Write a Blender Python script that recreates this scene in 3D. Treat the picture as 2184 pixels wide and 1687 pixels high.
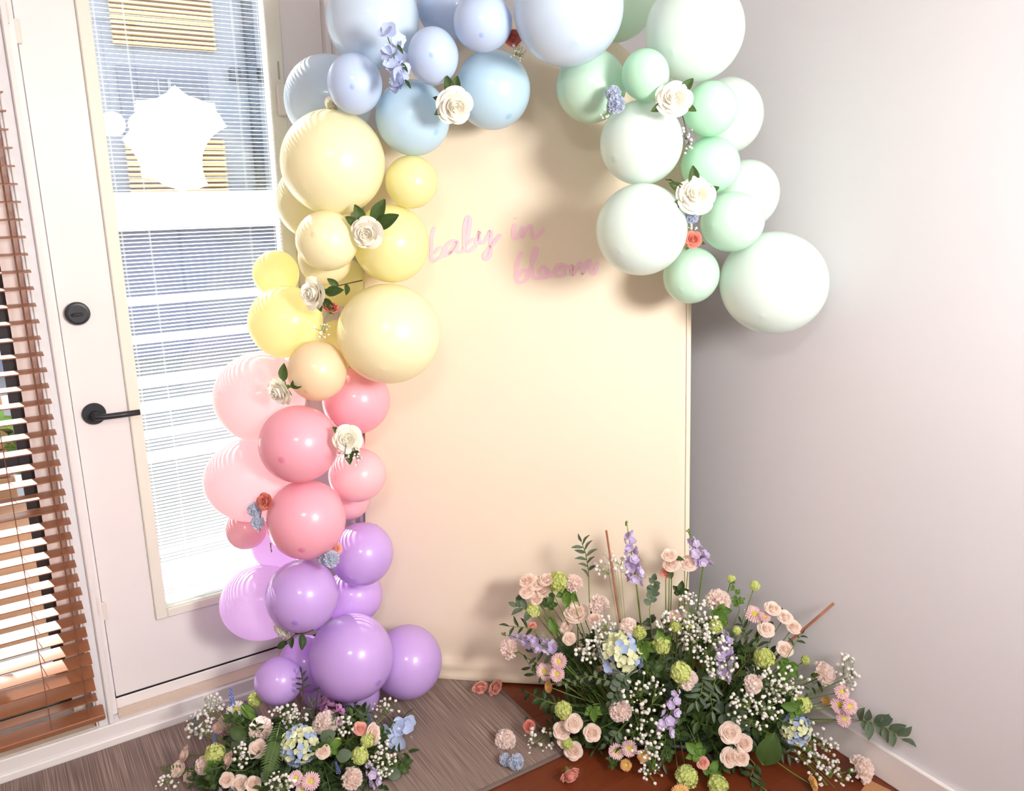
import bpy, math, random
from mathutils import Vector as V, Matrix
random.seed(7)
PI = math.pi
for o in list(bpy.data.objects): bpy.data.objects.remove(o, do_unlink=True)
SC = bpy.context.scene
COL = SC.collection

# ------------------------------------------------------------ camera
FPX = 1755.0
CAM = V((-2.004, -2.511, 1.70))
def cam_axes():
    p, r, yaw = math.radians(15.07), math.radians(-.32), math.radians(56.8)
    F0 = V((math.cos(yaw), math.sin(yaw), 0)); R0 = V((math.sin(yaw), -math.cos(yaw), 0)); Z = V((0, 0, 1))
    F = F0*math.cos(p) - Z*math.sin(p); U = F0*math.sin(p) + Z*math.cos(p)
    return R0*math.cos(r) + U*math.sin(r), U*math.cos(r) - R0*math.sin(r), F
CR, CU, CF = cam_axes()
cd = bpy.data.cameras.new('camera'); cam = bpy.data.objects.new('camera', cd); COL.objects.link(cam)
cd.sensor_width = 36; cd.lens = FPX/2184*36; cd.clip_start = .02; cd.clip_end = 200
m = Matrix((CR, CU, -CF)).transposed().to_4x4(); m.translation = CAM
cam.matrix_world = m
SC.camera = cam

# ------------------------------------------------------------ sky, sun, exposure
w = bpy.data.worlds.new('sky'); SC.world = w; w.use_nodes = True
nt = w.node_tree; nt.nodes.clear()
sky = nt.nodes.new('ShaderNodeTexSky'); sky.sky_type = 'NISHITA'; sky.sun_disc = False
sky.sun_elevation = math.radians(34); sky.sun_rotation = math.radians(10); sky.air_density = 1.0; sky.dust_density = 2.0
bg = nt.nodes.new('ShaderNodeBackground'); bg.inputs['Strength'].default_value = 1.05
haze = nt.nodes.new('ShaderNodeMix'); haze.data_type = 'RGBA'; haze.inputs[0].default_value = .65; haze.inputs[7].default_value = (2.4, 2.4, 2.5, 1)
ou = nt.nodes.new('ShaderNodeOutputWorld')
nt.links.new(sky.outputs[0], haze.inputs[6]); nt.links.new(haze.outputs[2], bg.inputs[0]); nt.links.new(bg.outputs[0], ou.inputs[0])
sd = bpy.data.lights.new('sun', 'SUN'); sd.energy = 22.0; sd.angle = math.radians(.6); sd.color = (1, .96, .9)
sun = bpy.data.objects.new('sun', sd); COL.objects.link(sun); sun.location = (-3, 6, 8)
sun.rotation_euler = V((.22, -1.0, -.69)).to_track_quat('-Z', 'Y').to_euler()
LAMP_GLOW = 14.0; LAMP_WATTS = 24.0; CEILING_FILL_GLOW = 34.0; PENDANT_GLOW = 60.0
SC.view_settings.view_transform = 'Standard'; SC.view_settings.look = 'None'
SC.view_settings.exposure = 0.10; SC.view_settings.gamma = 1.0; SC.view_settings.use_curve_mapping = False

# ------------------------------------------------------------ helpers
def ray(x, y): return CR*(x-1092) - CU*(y-843.5) + CF*FPX
def onz(x, y, z=0): d = ray(x, y); return CAM + d*((z-CAM.z)/d.z)
def ony(x, y, Y=0): d = ray(x, y); return CAM + d*((Y-CAM.y)/d.y)
def onx(x, y, X=0): d = ray(x, y); return CAM + d*((X-CAM.x)/d.x)
def s2l(c): return c/12.92 if c <= .04045 else ((c+.055)/1.055)**2.4
def rgb(r, g, b): return (s2l(r/255), s2l(g/255), s2l(b/255), 1)

class MB:
    def __init__(s): s.v = []; s.f = []
    def add(s, vs, fs, M=None):
        n = len(s.v)
        s.v += [tuple(M @ V(p)) if M else tuple(p) for p in vs]
        s.f += [tuple(i+n for i in q) for q in fs]
        return s
    def box(s, x0, x1, y0, y1, z0, z1, M=None, bev=0):
        if bev:
            b = min(bev, abs(x1-x0)/2.1, abs(y1-y0)/2.1, abs(z1-z0)/2.1)
            vs = []; 
            for z, i in ((z0, b), (z0+b, 0), (z1-b, 0), (z1, b)):
                j = b if i == 0 else 0
                # octagonal ring keeps vertical edges chamfered
                a0, a1, c0, c1 = x0+i*.7, x1-i*.7, y0+i*.7, y1-i*.7
                vs += [(a0+b, c0, z), (a1-b, c0, z), (a1, c0+b, z), (a1, c1-b, z), (a1-b, c1, z), (a0+b, c1, z), (a0, c1-b, z), (a0, c0+b, z)]
            fs = [tuple(range(7, -1, -1)), tuple(range(24, 32))]
            for k in range(3):
                for i in range(8):
                    fs.append((k*8+i, k*8+(i+1) % 8, k*8+8+(i+1) % 8, k*8+8+i))
            return s.add(vs, fs, M)
        vs = [(x0, y0, z0), (x1, y0, z0), (x1, y1, z0), (x0, y1, z0), (x0, y0, z1), (x1, y0, z1), (x1, y1, z1), (x0, y1, z1)]
        return s.add(vs, [(3, 2, 1, 0), (4, 5, 6, 7), (0, 1, 5, 4), (1, 2, 6, 5), (2, 3, 7, 6), (3, 0, 4, 7)], M)
    def tube(s, pts, rad, seg=6, caps=True, M=None):
        pts = [V(p) for p in pts]; n = len(pts); vs = []; fs = []
        if not isinstance(rad, (list, tuple)): rad = [rad]*n
        pu = None
        for i, p in enumerate(pts):
            t = (pts[min(i+1, n-1)] - pts[max(i-1, 0)])
            t = t.normalized() if t.length > 1e-9 else V((0, 0, 1))
            if pu is None:
                a = V((0, 0, 1)) if abs(t.z) < .9 else V((1, 0, 0)); pu = t.cross(a).normalized()
            else:
                q = pu - t*pu.dot(t); pu = q.normalized() if q.length > 1e-6 else pu
            b = t.cross(pu)
            for k in range(seg):
                a = 2*PI*k/seg; vs.append(p + (pu*math.cos(a) + b*math.sin(a))*rad[i])
        for i in range(n-1):
            for k in range(seg):
                k2 = (k+1) % seg; fs.append((i*seg+k, i*seg+k2, (i+1)*seg+k2, (i+1)*seg+k))
        if caps: fs += [tuple(range(seg-1, -1, -1)), tuple(range((n-1)*seg, n*seg))]
        return s.add(vs, fs, M)
    def lathe(s, prof, seg=24, M=None):
        vs = []; fs = []
        for r, z in prof:
            for k in range(seg):
                a = 2*PI*k/seg; vs.append((r*math.cos(a), r*math.sin(a), z))
        for i in range(len(prof)-1):
            for k in range(seg):
                k2 = (k+1) % seg; fs.append((i*seg+k, i*seg+k2, (i+1)*seg+k2, (i+1)*seg+k))
        fs += [tuple(range(seg-1, -1, -1)), tuple(range((len(prof)-1)*seg, len(prof)*seg))]
        return s.add(vs, fs, M)
    def grid(s, fn, nu, nv, M=None):
        vs = [fn(i/nu, j/nv) for j in range(nv+1) for i in range(nu+1)]
        fs = [(j*(nu+1)+i, j*(nu+1)+i+1, (j+1)*(nu+1)+i+1, (j+1)*(nu+1)+i) for j in range(nv) for i in range(nu)]
        return s.add(vs, fs, M)
    def mesh(s, name, smooth=True):
        me = bpy.data.meshes.new(name); me.from_pydata(s.v, [], s.f)
        if smooth: me.polygons.foreach_set('use_smooth', [True]*len(me.polygons))
        me.update(); return me
    def build(s, name, mat, parent=None, M=None, smooth=False):
        return put(s.mesh(name, smooth), name, mat, parent, M)

def put(me, name, mat, parent=None, M=None):
    """link one mesh object; its material sits on the object so that mesh data can be shared"""
    if not me.materials: me.materials.append(mat)
    o = bpy.data.objects.new(name, me); COL.objects.link(o)
    o.material_slots[0].link = 'OBJECT'; o.material_slots[0].material = mat
    if parent: o.parent = parent
    if M is not None: o.matrix_local = M
    return o
def empty(name, loc=(0, 0, 0), M=None):
    o = bpy.data.objects.new(name, None); COL.objects.link(o); o.empty_display_size = .03
    if M is not None: o.matrix_local = M
    else: o.location = loc
    return o
def tag(o, label, cat, group=None, kind=None):
    o['label'] = label; o['category'] = cat
    if group: o['group'] = group
    if kind: o['kind'] = kind
    return o
def struct(o, label=None, cat=None):
    o['kind'] = 'structure'
    if label: o['label'] = label
    if cat: o['category'] = cat
    return o
def frame(z, up=V((0, 0, 1)), loc=None, s=1.0, roll=0):
    z = V(z).normalized(); x = V(up).cross(z)
    if x.length < 1e-3: x = V((1, 0, 0)).cross(z)
    x.normalize(); y = z.cross(x)
    if roll: x, y = x*math.cos(roll)+y*math.sin(roll), y*math.cos(roll)-x*math.sin(roll)
    sc = s if isinstance(s, (tuple, list)) else (s, s, s)
    M = Matrix((x*sc[0], y*sc[1], z*sc[2])).transposed().to_4x4()
    if loc is not None: M.translation = V(loc)
    return M
def bez(a, b, c, n=7): return [V(a)*(1-t)**2 + V(b)*2*t*(1-t) + V(c)*t*t for t in [i/(n-1) for i in range(n)]]
def jit(s): return V((random.uniform(-s, s), random.uniform(-s, s), random.uniform(-s, s)))

# ------------------------------------------------------------ materials
def newmat(name):
    m = bpy.data.materials.new(name); m.use_nodes = True; nt = m.node_tree; nt.nodes.clear()
    o = nt.nodes.new('ShaderNodeOutputMaterial'); return m, nt, o
def N(nt, t, **k):
    n = nt.nodes.new(t)
    for a, v in k.items():
        if a in n.inputs: n.inputs[a].default_value = v
        else: setattr(n, a, v)
    return n
def mixc(nt, fac, a, b):
    n = nt.nodes.new('ShaderNodeMix'); n.data_type = 'RGBA'
    for s, v in ((n.inputs[0], fac), (n.inputs[6], a), (n.inputs[7], b)):
        if hasattr(v, 'is_output'): nt.links.new(v, s)
        else: s.default_value = v
    return n.outputs[2]
def dark(c, k): return (c[0]*k, c[1]*k, c[2]*k, 1)
def paint(name, c, rough=.5, var=.06, scale=6, bump=0, spec=.5, stretch=(1, 1, 1), metal=0, c2=None, detail=3):
    m, nt, o = newmat(name)
    tc = N(nt, 'ShaderNodeTexCoord'); mp = N(nt, 'ShaderNodeMapping'); mp.inputs['Scale'].default_value = stretch
    nz = N(nt, 'ShaderNodeTexNoise', Scale=scale, Detail=detail)
    nt.links.new(tc.outputs['Object'], mp.inputs[0]); nt.links.new(mp.outputs[0], nz.inputs['Vector'])
    col = mixc(nt, nz.outputs['Fac'], c2 or dark(c, 1-var), c if c2 else dark(c, 1+var*.5))
    b = N(nt, 'ShaderNodeBsdfPrincipled', Roughness=rough, Metallic=metal); b.inputs['Specular IOR Level'].default_value = spec
    nt.links.new(col, b.inputs['Base Color'])
    if bump:
        bp = N(nt, 'ShaderNodeBump', Strength=bump, Distance=.002); nt.links.new(nz.outputs['Fac'], bp.inputs['Height']); nt.links.new(bp.outputs[0], b.inputs['Normal'])
    nt.links.new(b.outputs[0], o.inputs[0]); return m
def soft(name, c, trans=.25, rough=.6, var=.12, tip=None, scale=3, spec=.25):
    """petal or leaf: reflecting surface with some light coming through, a little different on every object"""
    m, nt, o = newmat(name)
    oi = N(nt, 'ShaderNodeObjectInfo'); tc = N(nt, 'ShaderNodeTexCoord'); nz = N(nt, 'ShaderNodeTexNoise', Scale=scale, Detail=2)
    nt.links.new(tc.outputs['Object'], nz.inputs['Vector'])
    ad = N(nt, 'ShaderNodeMath', operation='ADD'); nt.links.new(oi.outputs['Random'], ad.inputs[0]); nt.links.new(nz.outputs['Fac'], ad.inputs[1])
    hf = N(nt, 'ShaderNodeMath', operation='MULTIPLY'); nt.links.new(ad.outputs[0], hf.inputs[0]); hf.inputs[1].default_value = .5
    col = mixc(nt, hf.outputs[0], dark(c, 1-var*1.5), tip or dark(c, 1+var))
    b = N(nt, 'ShaderNodeBsdfPrincipled', Roughness=rough); b.inputs['Specular IOR Level'].default_value = spec
    t = N(nt, 'ShaderNodeBsdfTranslucent'); mx = N(nt, 'ShaderNodeMixShader'); mx.inputs[0].default_value = trans
    nt.links.new(col, b.inputs['Base Color']); nt.links.new(col, t.inputs['Color'])
    nt.links.new(b.outputs[0], mx.inputs[1]); nt.links.new(t.outputs[0], mx.inputs[2]); nt.links.new(mx.outputs[0], o.inputs[0]); return m
def latex(name, c, trans=.35, deep=None, spot=True):
    m, nt, o = newmat(name)
    tc = N(nt, 'ShaderNodeTexCoord')
    # thicker, deeper coloured latex around the crown of the balloon
    sb = N(nt, 'ShaderNodeVectorMath', operation='DISTANCE'); sb.inputs[1].default_value = (0, 0, 1.02)
    nt.links.new(tc.outputs['Object'], sb.inputs[0])
    rp = N(nt, 'ShaderNodeMapRange'); rp.interpolation_type = 'SMOOTHSTEP'
    rp.inputs['From Min'].default_value = .05; rp.inputs['From Max'].default_value = .13; rp.inputs['To Min'].default_value = .65; rp.inputs['To Max'].default_value = 0
    nt.links.new(sb.outputs['Value'], rp.inputs['Value'])
    col = mixc(nt, rp.outputs[0] if spot else 0.0, c, deep or (c[0]**2*.9, c[1]**2*.9, c[2]**1.6*.92, 1))
    b = N(nt, 'ShaderNodeBsdfPrincipled', Roughness=.30); b.inputs['Specular IOR Level'].default_value = .5
    b.inputs['Coat Weight'].default_value = .5; b.inputs['Coat Roughness'].default_value = .10
    t = N(nt, 'ShaderNodeBsdfTranslucent'); mx = N(nt, 'ShaderNodeMixShader'); mx.inputs[0].default_value = trans
    nt.links.new(col, b.inputs['Base Color']); nt.links.new(col, t.inputs['Color'])
    nt.links.new(b.outputs[0], mx.inputs[1]); nt.links.new(t.outputs[0], mx.inputs[2]); nt.links.new(mx.outputs[0], o.inputs[0]); return m
def glassmat(name, tint=(.96, .98, .98, 1)):
    m, nt, o = newmat(name)
    fr = N(nt, 'ShaderNodeFresnel', IOR=1.5); g = N(nt, 'ShaderNodeBsdfGlossy', Roughness=.0); t = N(nt, 'ShaderNodeBsdfTransparent')
    t.inputs[0].default_value = tint
    mx = N(nt, 'ShaderNodeMixShader'); nt.links.new(fr.outputs[0], mx.inputs[0]); nt.links.new(t.outputs[0], mx.inputs[1]); nt.links.new(g.outputs[0], mx.inputs[2])
    nt.links.new(mx.outputs[0], o.inputs[0]); return m
def woodmat(name, c, c2, rough=.35, stretch=(2, 30, 30), scale=1.5, spec=.5):
    m, nt, o = newmat(name)
    tc = N(nt, 'ShaderNodeTexCoord'); oi = N(nt, 'ShaderNodeObjectInfo'); mp = N(nt, 'ShaderNodeMapping'); mp.inputs['Scale'].default_value = stretch
    ad = N(nt, 'ShaderNodeVectorMath', operation='ADD'); sc = N(nt, 'ShaderNodeMath', operation='MULTIPLY'); sc.inputs[1].default_value = 37
    nt.links.new(oi.outputs['Random'], sc.inputs[0]); nt.links.new(tc.outputs['Object'], mp.inputs[0]); nt.links.new(mp.outputs[0], ad.inputs[0]); nt.links.new(sc.outputs[0], ad.inputs[1])
    nz = N(nt, 'ShaderNodeTexNoise', Scale=scale, Detail=6, Distortion=.6); nt.links.new(ad.outputs[0], nz.inputs['Vector'])
    col = mixc(nt, nz.outputs['Fac'], c, c2)
    col2 = mixc(nt, oi.outputs['Random'], col, (c[0]*.8, c[1]*.8, c[2]*.8, 1))
    b = N(nt, 'ShaderNodeBsdfPrincipled', Roughness=rough); b.inputs['Specular IOR Level'].default_value = spec
    nt.links.new(col2, b.inputs['Base Color'])
    bp = N(nt, 'ShaderNodeBump', Strength=.06, Distance=.001); nt.links.new(nz.outputs['Fac'], bp.inputs['Height']); nt.links.new(bp.outputs[0], b.inputs['Normal'])
    nt.links.new(b.outputs[0], o.inputs[0]); return m
def emit(name, c, s):
    m, nt, o = newmat(name); e = N(nt, 'ShaderNodeEmission', Strength=s); e.inputs[0].default_value = c
    nt.links.new(e.outputs[0], o.inputs[0]); return m

M = {}
M['wall'] = paint('wall_paint', rgb(227, 225, 228), .75, .02, 3, bump=.05)
M['trim'] = paint('trim_paint', rgb(232, 226, 224), .45, .02, 4)
M['door'] = paint('door_paint', rgb(230, 224, 222), .42, .03, 5)
M['sill'] = paint('sill_stone', rgb(214, 196, 178), .7, .08, 60)
M['bead'] = paint('bead_vinyl', rgb(226, 222, 208), .5, .02, 8)
M['black'] = paint('black_metal', rgb(34, 36, 42), .42, .1, 20, spec=.5)
M['bframe'] = paint('black_window_frame', rgb(36, 40, 48), .5, .1, 10)
M['gap'] = paint('shaded_gap', rgb(22, 20, 22), .8, .1, 10)
M['cream_plastic'] = paint('cream_plastic', rgb(222, 212, 202), .5, .03, 10)
M['glass'] = glassmat('window_glass')
M['slat'] = paint('white_slat', rgb(240, 240, 240), .45, .01, 5)
M['cord'] = paint('cord', rgb(225, 220, 215), .8, .05, 30)
M['bcord'] = paint('brown_cord', rgb(120, 82, 62), .8, .1, 30)
M['wslat'] = woodmat('slat_wood', rgb(164, 106, 74), rgb(130, 80, 54), .33, stretch=(3, 40, 40))
M['floor'] = woodmat('floor_wood', rgb(118, 54, 26), rgb(84, 36, 17), .34, stretch=(1.6, 26, 26))
M['subfloor'] = paint('subfloor', rgb(60, 34, 22), .8, .1, 8)
M['bstick'] = paint('brown_stick', rgb(165, 105, 78), .6, .15, 40, c2=rgb(135, 78, 56))

# ============================================================ THE ROOM
H = 2.75
X0, Y0 = -4.6, -4.8          # far ends of the room behind the camera
def wallbox(mb, x0, x1, z0, z1): mb.box(x0, x1, 0, .17, z0, z1)
DX0, DX1, DZ0, DZ1 = -1.838, -.985, .078, 2.36      # door opening
WX0, WX1, WZ0, WZ1 = -3.3, -1.884, .076, 2.36       # window opening
mb = MB()
wallbox(mb, X0, WX0, 0, H); wallbox(mb, WX1, DX0, 0, H); wallbox(mb, DX1, .12, 0, H)
wallbox(mb, WX0, WX1, 0, WZ0-.012); wallbox(mb, WX0, WX1, WZ1, H); wallbox(mb, DX0, DX1, 0, DZ0-.004); wallbox(mb, DX0, DX1, DZ1, H)
wl = struct(mb.build('wall_left', M['wall']), 'pale painted wall with tall window and glazed door', 'wall')
struct(MB().box(0, .12, Y0, 0, 0, H).build('wall_right', M['wall']), 'plain pale grey wall beside the cream backdrop', 'wall')
struct(MB().box(X0-.12, .12, Y0-.12, Y0, 0, H).build('wall_back', M['wall']), 'plain pale wall at the back of the room', 'wall')
struct(MB().box(X0-.12, X0, Y0, .17, 0, H).build('wall_far', M['wall']), 'plain pale wall at the window end', 'wall')
struct(MB().box(X0-.12, .12, Y0-.12, .17, H, H+.1).build('ceiling', paint('ceiling_paint', rgb(238, 236, 234), .8, .01, 3)), 'white painted ceiling', 'ceiling')
fl = struct(MB().box(X0-.12, .12, Y0-.12, .17, -.1, -.012).build('floor', M['subfloor']), 'reddish brown wood plank floor', 'floor')
PW = .125
row = 0; y = -.0
while y > Y0:
    y1 = max(y-PW, Y0); cut = X0 + .6 + (row*1.37) % 2.9
    for a, b in ((X0, cut), (cut, -.0)):
        mbp = MB().box(a+.0003, b-.0003, y1+.0003, y-.0003, -.0119, 0, bev=.0006)
        mbp.build('plank', M['floor'], fl)
    y = y1; row += 1
# baseboards
bb = MB(); bb.box(X0, WX0, -.001, -.014, 0, .10)
bl = MB().box(X0, -.02, -.012, -.0005, .012, .0735, bev=.003)
bl.box(X0, -.02, -.020, -.0005, 0, .03, bev=.004)
struct(bl.build('baseboard_left', M['trim']), 'low white skirting board under window and door', 'baseboard')
br = MB().box(-.0145, -.0005, Y0, -.001, 0, .100, bev=.003)
struct(br.build('baseboard_right', M['trim']), 'tall white skirting board along the plain wall', 'baseboard')

# ---- window with a black frame, behind the wooden blind
wn = struct(empty('window_1', (0, 0, 0)), 'tall window with black inner frame and low stone sill', 'window')
MB().box(WX0, WX1, .0005, .17, WZ0-.0118, WZ0, bev=.002).build('window_sill', M['sill'], wn)
mb = MB(); fy0, fy1 = .062, .15
mb.box(WX1-.05, WX1-.001, fy0, fy1, WZ0, WZ1); mb.box(WX0+.001, WX0+.05, fy0, fy1, WZ0, WZ1)
mb.box(WX0+.05, WX1-.05, fy0, fy1, WZ0, WZ0+.035); mb.box(WX0+.05, WX1-.05, fy0, fy1, WZ1-.05, WZ1)
mb.build('window_frame', M['trim'], wn)
mb = MB(); a, b, c, d = WX0+.0505, WX1-.0505, WZ0+.0355, WZ1-.0505; t = .032
mb.box(b-t, b, .085, .135, c, d); mb.box(a, a+t, .085, .135, c, d); mb.box(a+t, b-t, .085, .135, c, c+t); mb.box(a+t, b-t, .085, .135, d-t, d)
mb.box(a+t, b-t, .09, .13, .905, .945)
sash = mb.build('sash', M['bframe'], wn)
MB().box(a+t, b-t, .106, .114, c+t, .9049).build('pane', M['glass'], sash)
MB().box(a+t, b-t, .106, .114, .9451, d-t).build('pane', M['glass'], sash)

# ---- door frame and door
tr = MB()
tr.box(DX0+.0005, DX0+.018, .03, .16, DZ0, DZ1-.0005, bev=.002); tr.box(DX1-.018, DX1-.0005, .03, .16, DZ0, DZ1-.0005, bev=.002)
tr.box(DX0+.018, DX1-.018, .03, .16, DZ1-.03, DZ1-.0005)
tr.box(DX0-.012, DX0+.002, -.010, -.0005, DZ0-.004, DZ1+.01, bev=.003)         # narrow casing bead
tr.box(DX0-.040, DX0-.032, -.006, -.0005, DZ0-.004, DZ1+.01, bev=.002)
struct(tr.build('trim_1', M['trim']), 'white door frame with narrow beaded casing', 'door frame')
sl = MB().box(DX0+.0185, DX1-.0185, .0005, .17, DZ0-.0035, DZ0, bev=.001)
struct(sl.build('trim_2', M['sill']), 'stone step inside the door recess', 'sill')
sl = MB().box(DX0+.0185, DX1-.0185, .055, .14, DZ0+.0002, .116, bev=.003)
struct(sl.build('trim_3', M['trim']), 'white threshold rail under the glazed door', 'threshold')

door = struct(empty('door_1', (0, 0, 0)), 'white door with tall glass panel and enclosed white blind', 'door')
PX0, PX1, PZ0, PZ1 = DX0+.0225, DX1-.0225, .1225, DZ1-.034
DY0, DY1 = .056, .098
GX0, GX1, GZ0, GZ1 = -1.640, -1.178, .376, 2.235     # glass
BX0, BX1, BZ0, BZ1 = -1.668, -1.140, .352, 2.262      # bead outside
mb = MB()
mb.box(PX0, BX0, DY0, DY1, PZ0, PZ1); mb.box(BX1, PX1, DY0, DY1, PZ0, PZ1)
mb.box(BX0, BX1, DY0, DY1, PZ0, BZ0); mb.box(BX0, BX1, DY0, DY1, BZ1, PZ1)
mb.build('leaf', M['door'], door)
MB().box(PX0-.003, PX1+.003, DY0-.001, DY1-.005, .1162, .1222).build('gap_shade_strip', M['gap'], door)  # near-black strip painted in for the shade of the gap below the door
mb = MB()
for s0, s1 in ((.047, .0559), (.0981, .107)):
    mb.box(BX0-.006, GX0, s0, s1, BZ0-.006, BZ1+.006, bev=.003); mb.box(GX1, BX1+.006, s0, s1, BZ0-.006, BZ1+.006, bev=.003)
    mb.box(GX0, GX1, s0, s1, BZ0-.006, GZ0, bev=.003); mb.box(GX0, GX1, s0, s1, GZ1, BZ1+.006, bev=.003)
mb.box(BX0, GX0, DY0, DY1, BZ0, BZ1); mb.box(GX1, BX1, DY0, DY1, BZ0, BZ1); mb.box(GX0, GX1, DY0, DY1, BZ0, GZ0); mb.box(GX0, GX1, DY0, DY1, GZ1, BZ1)
bead = mb.build('glazing_bead', M['bead'], door)
MB().box(BX1-.013, BX1-.008, .0455, .0469, 1.975, 2.025).build('slider_slot', paint('slot_grey', rgb(170, 165, 150), .6), bead)
MB().box(BX1-.024, BX1+.005, .034, .0468, 1.872, 1.962, bev=.004).build('blind_slider', M['cream_plastic'], bead)
MB().box(GX0+.0005, GX1-.0005, .060, .064, GZ0+.0005, GZ1-.0005).build('inner_pane', M['glass'], door)
MB().box(GX0+.0005, GX1-.0005, .090, .094, GZ0+.0005, GZ1-.0005).build('outer_pane', M['glass'], door)
# enclosed mini blind: every slat its own piece
mb = MB()
for x in (GX0+.012, GX0+.085, GX1-.088, GX1-.012):
    mb.tube([(x, .0700, GZ0+.012), (x, .0700, GZ1-.02)], .0004, 4); mb.tube([(x, .0842, GZ0+.012), (x, .0842, GZ1-.02)], .0004, 4)
blind = mb.build('blind_cords', M['cord'], door)
MB().box(GX0+.002, GX1-.002, .068, .088, GZ1-.022, GZ1-.001).build('headrail', M['slat'], blind)
MB().box(GX0+.004, GX1-.004, .070, .086, GZ0+.002, GZ0+.012, bev=.002).build('bottom_rail', M['slat'], blind)
smb = MB(); L = GX1-GX0-.008
smb.grid(lambda u, v: (GX0+.004+u*L, -.0064+.0128*v, .0010*math.sin(PI*v)), 1, 5)
smb.grid(lambda u, v: (GX0+.004+u*L, .0064-.0128*v, .0010*math.sin(PI*v)-.00035), 1, 5)
sme = smb.mesh('slat')
z = GZ0+.020
while z < GZ1-.024:
    put(sme, 'slat', M['slat'], blind, Matrix.Translation((0, .0771, z)) @ Matrix.Rotation(math.radians(8), 4, 'X')); z += .0112

def disc_prof(r, t): return [(r*.97, 0), (r, t*.15), (r, t*.75), (r*.93, t), (0.001, t)]
IN = frame((0, -1, 0))     # local z points into the room
# lever
lv = MB().lathe(disc_prof(.0315, .010), 40, Matrix.Translation((-1.765, DY0-.0002, 1.040)) @ IN).build('lever_rosette', M['black'], door, smooth=False)
mb = MB(); mb.tube([(-1.765, DY0-.010, 1.040), (-1.765, DY0-.030, 1.038)], .0105, 16)
mb.tube([(-1.767, DY0-.038, 1.040), (-1.765, DY0-.040, 1.0385), (-1.745, DY0-.046, 1.037), (-1.70, DY0-.046, 1.036), (-1.650, DY0-.046, 1.036)], [.0095, .010, .0085, .0085, .0085], 14)
mb.tube([(-1.765, DY0-.028, 1.038), (-1.765, DY0-.041, 1.038)], .0105, 16)
mb.build('lever', M['black'], lv, smooth=True)
db = MB().lathe([(.030, 0), (.032, .004), (.032, .012), (.029, .017), (.024, .018), (.001, .018)], 40, Matrix.Translation((-1.771, DY0-.0002, 1.332)) @ IN).build('deadbolt', M['black'], door)
mb = MB(); mb.box(-1.786, -1.758, DY0-.030, DY0-.0185, 1.327, 1.335, bev=.003)
mb.build('thumb_turn', M['black'], db)
# small magnetic door contacts
def contact(x, z, label):
    t = tag(empty('door_contact', (x, .02, z)), label, 'door sensor')
    MB().box(-.012, .006, -.014, .0, .0, .05, bev=.002).build('magnet', M['cream_plastic'], t, Matrix.Translation((-.012, .0, 0)))
    MB().box(.002, .018, .022, .0357, -.040, .018, bev=.002).build('switch', M['cream_plastic'], t)
    return t
contact(-1.825, .435, 'small cream contact sensor low on the door edge')
contact(-1.825, 2.065, 'small cream contact sensor high on the door edge')

# ---- wooden venetian blind in front of the window
vb = tag(empty('venetian_blind', (-2.55, -.032, .12)), 'brown wooden slat blind hanging in front of the window', 'blind')
BX = vb.location
sm = MB(); x0, x1 = -3.30-BX.x, -1.872-BX.x
def slat_sec(u, v): return (x0+u*(x1-x0), -.025+.05*v, .0012*math.sin(PI*v))
sm.grid(slat_sec, 1, 6); n0 = len(sm.v)
sm.grid(lambda u, v: (x0+u*(x1-x0), .025-.05*v, .0012*math.sin(PI*v)-.003), 1, 6)
sm.add([slat_sec(0, 0), slat_sec(1, 0), (x1, -.025, -.003), (x0, -.025, -.003)], [(0, 3, 2, 1)])
sm.add([slat_sec(0, 1), slat_sec(1, 1), (x1, .025, -.003), (x0, .025, -.003)], [(0, 1, 2, 3)])
sm.add([(x1, -.025, 0), (x1, .025, 0), (x1, .025, -.003), (x1, -.025, -.003)], [(0, 3, 2, 1)])
sme = sm.mesh('slat', False)
for k in range(1, 50):
    z = .154 + .0437*k
    if z > 2.3: break
    tilt = {1: 6, 2: -18, 3: -16, 4: -13, 5: -10, 6: -7, 7: -4}.get(k, -1) + random.uniform(-.6, .6)
    put(sme, 'slat', M['wslat'], vb, Matrix.Translation((random.uniform(-.002, .002), 0, z-BX.z)) @ Matrix.Rotation(math.radians(-tilt), 4, 'X'))
MB().box(x0, x1+.012, -.026, .026, .012, .032, bev=.003).build('bottom_rail', M['wslat'], vb, Matrix.Rotation(math.radians(9), 4, 'X'))
MB().box(x0, x1, -.024, .026, 2.19, 2.235).build('headrail', M['wslat'], vb)
for x in (-1.902, -2.000, -2.62, -3.2):
    mb = MB()
    for yy in (-.0265, .0265): mb.tube([(x-BX.x, yy, .03), (x-BX.x, yy, 2.2)], .0012, 5)
    mb.build('ladder_cord', M['bcord'], vb)

# ---- rug
m, nt, o = newmat('striped_rug')
tc = N(nt, 'ShaderNodeTexCoord'); mp = N(nt, 'ShaderNodeMapping'); mp.inputs['Scale'].default_value = (400, 4.0, 1)
nz = N(nt, 'ShaderNodeTexNoise', Scale=1.0, Detail=2); nt.links.new(tc.outputs['Object'], mp.inputs[0]); nt.links.new(mp.outputs[0], nz.inputs['Vector'])
cr = N(nt, 'ShaderNodeValToRGB'); cr.color_ramp.elements[0].position = .36; cr.color_ramp.elements[0].color = rgb(108, 92, 85)
cr.color_ramp.elements[1].position = .66; cr.color_ramp.elements[1].color = rgb(166, 146, 135)
e = cr.color_ramp.elements.new(.5); e.color = rgb(130, 112, 103)
nt.links.new(nz.outputs['Fac'], cr.inputs[0])
nz2 = N(nt, 'ShaderNodeTexNoise', Scale=5.0, Detail=2); nt.links.new(tc.outputs['Object'], nz2.inputs['Vector'])
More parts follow.
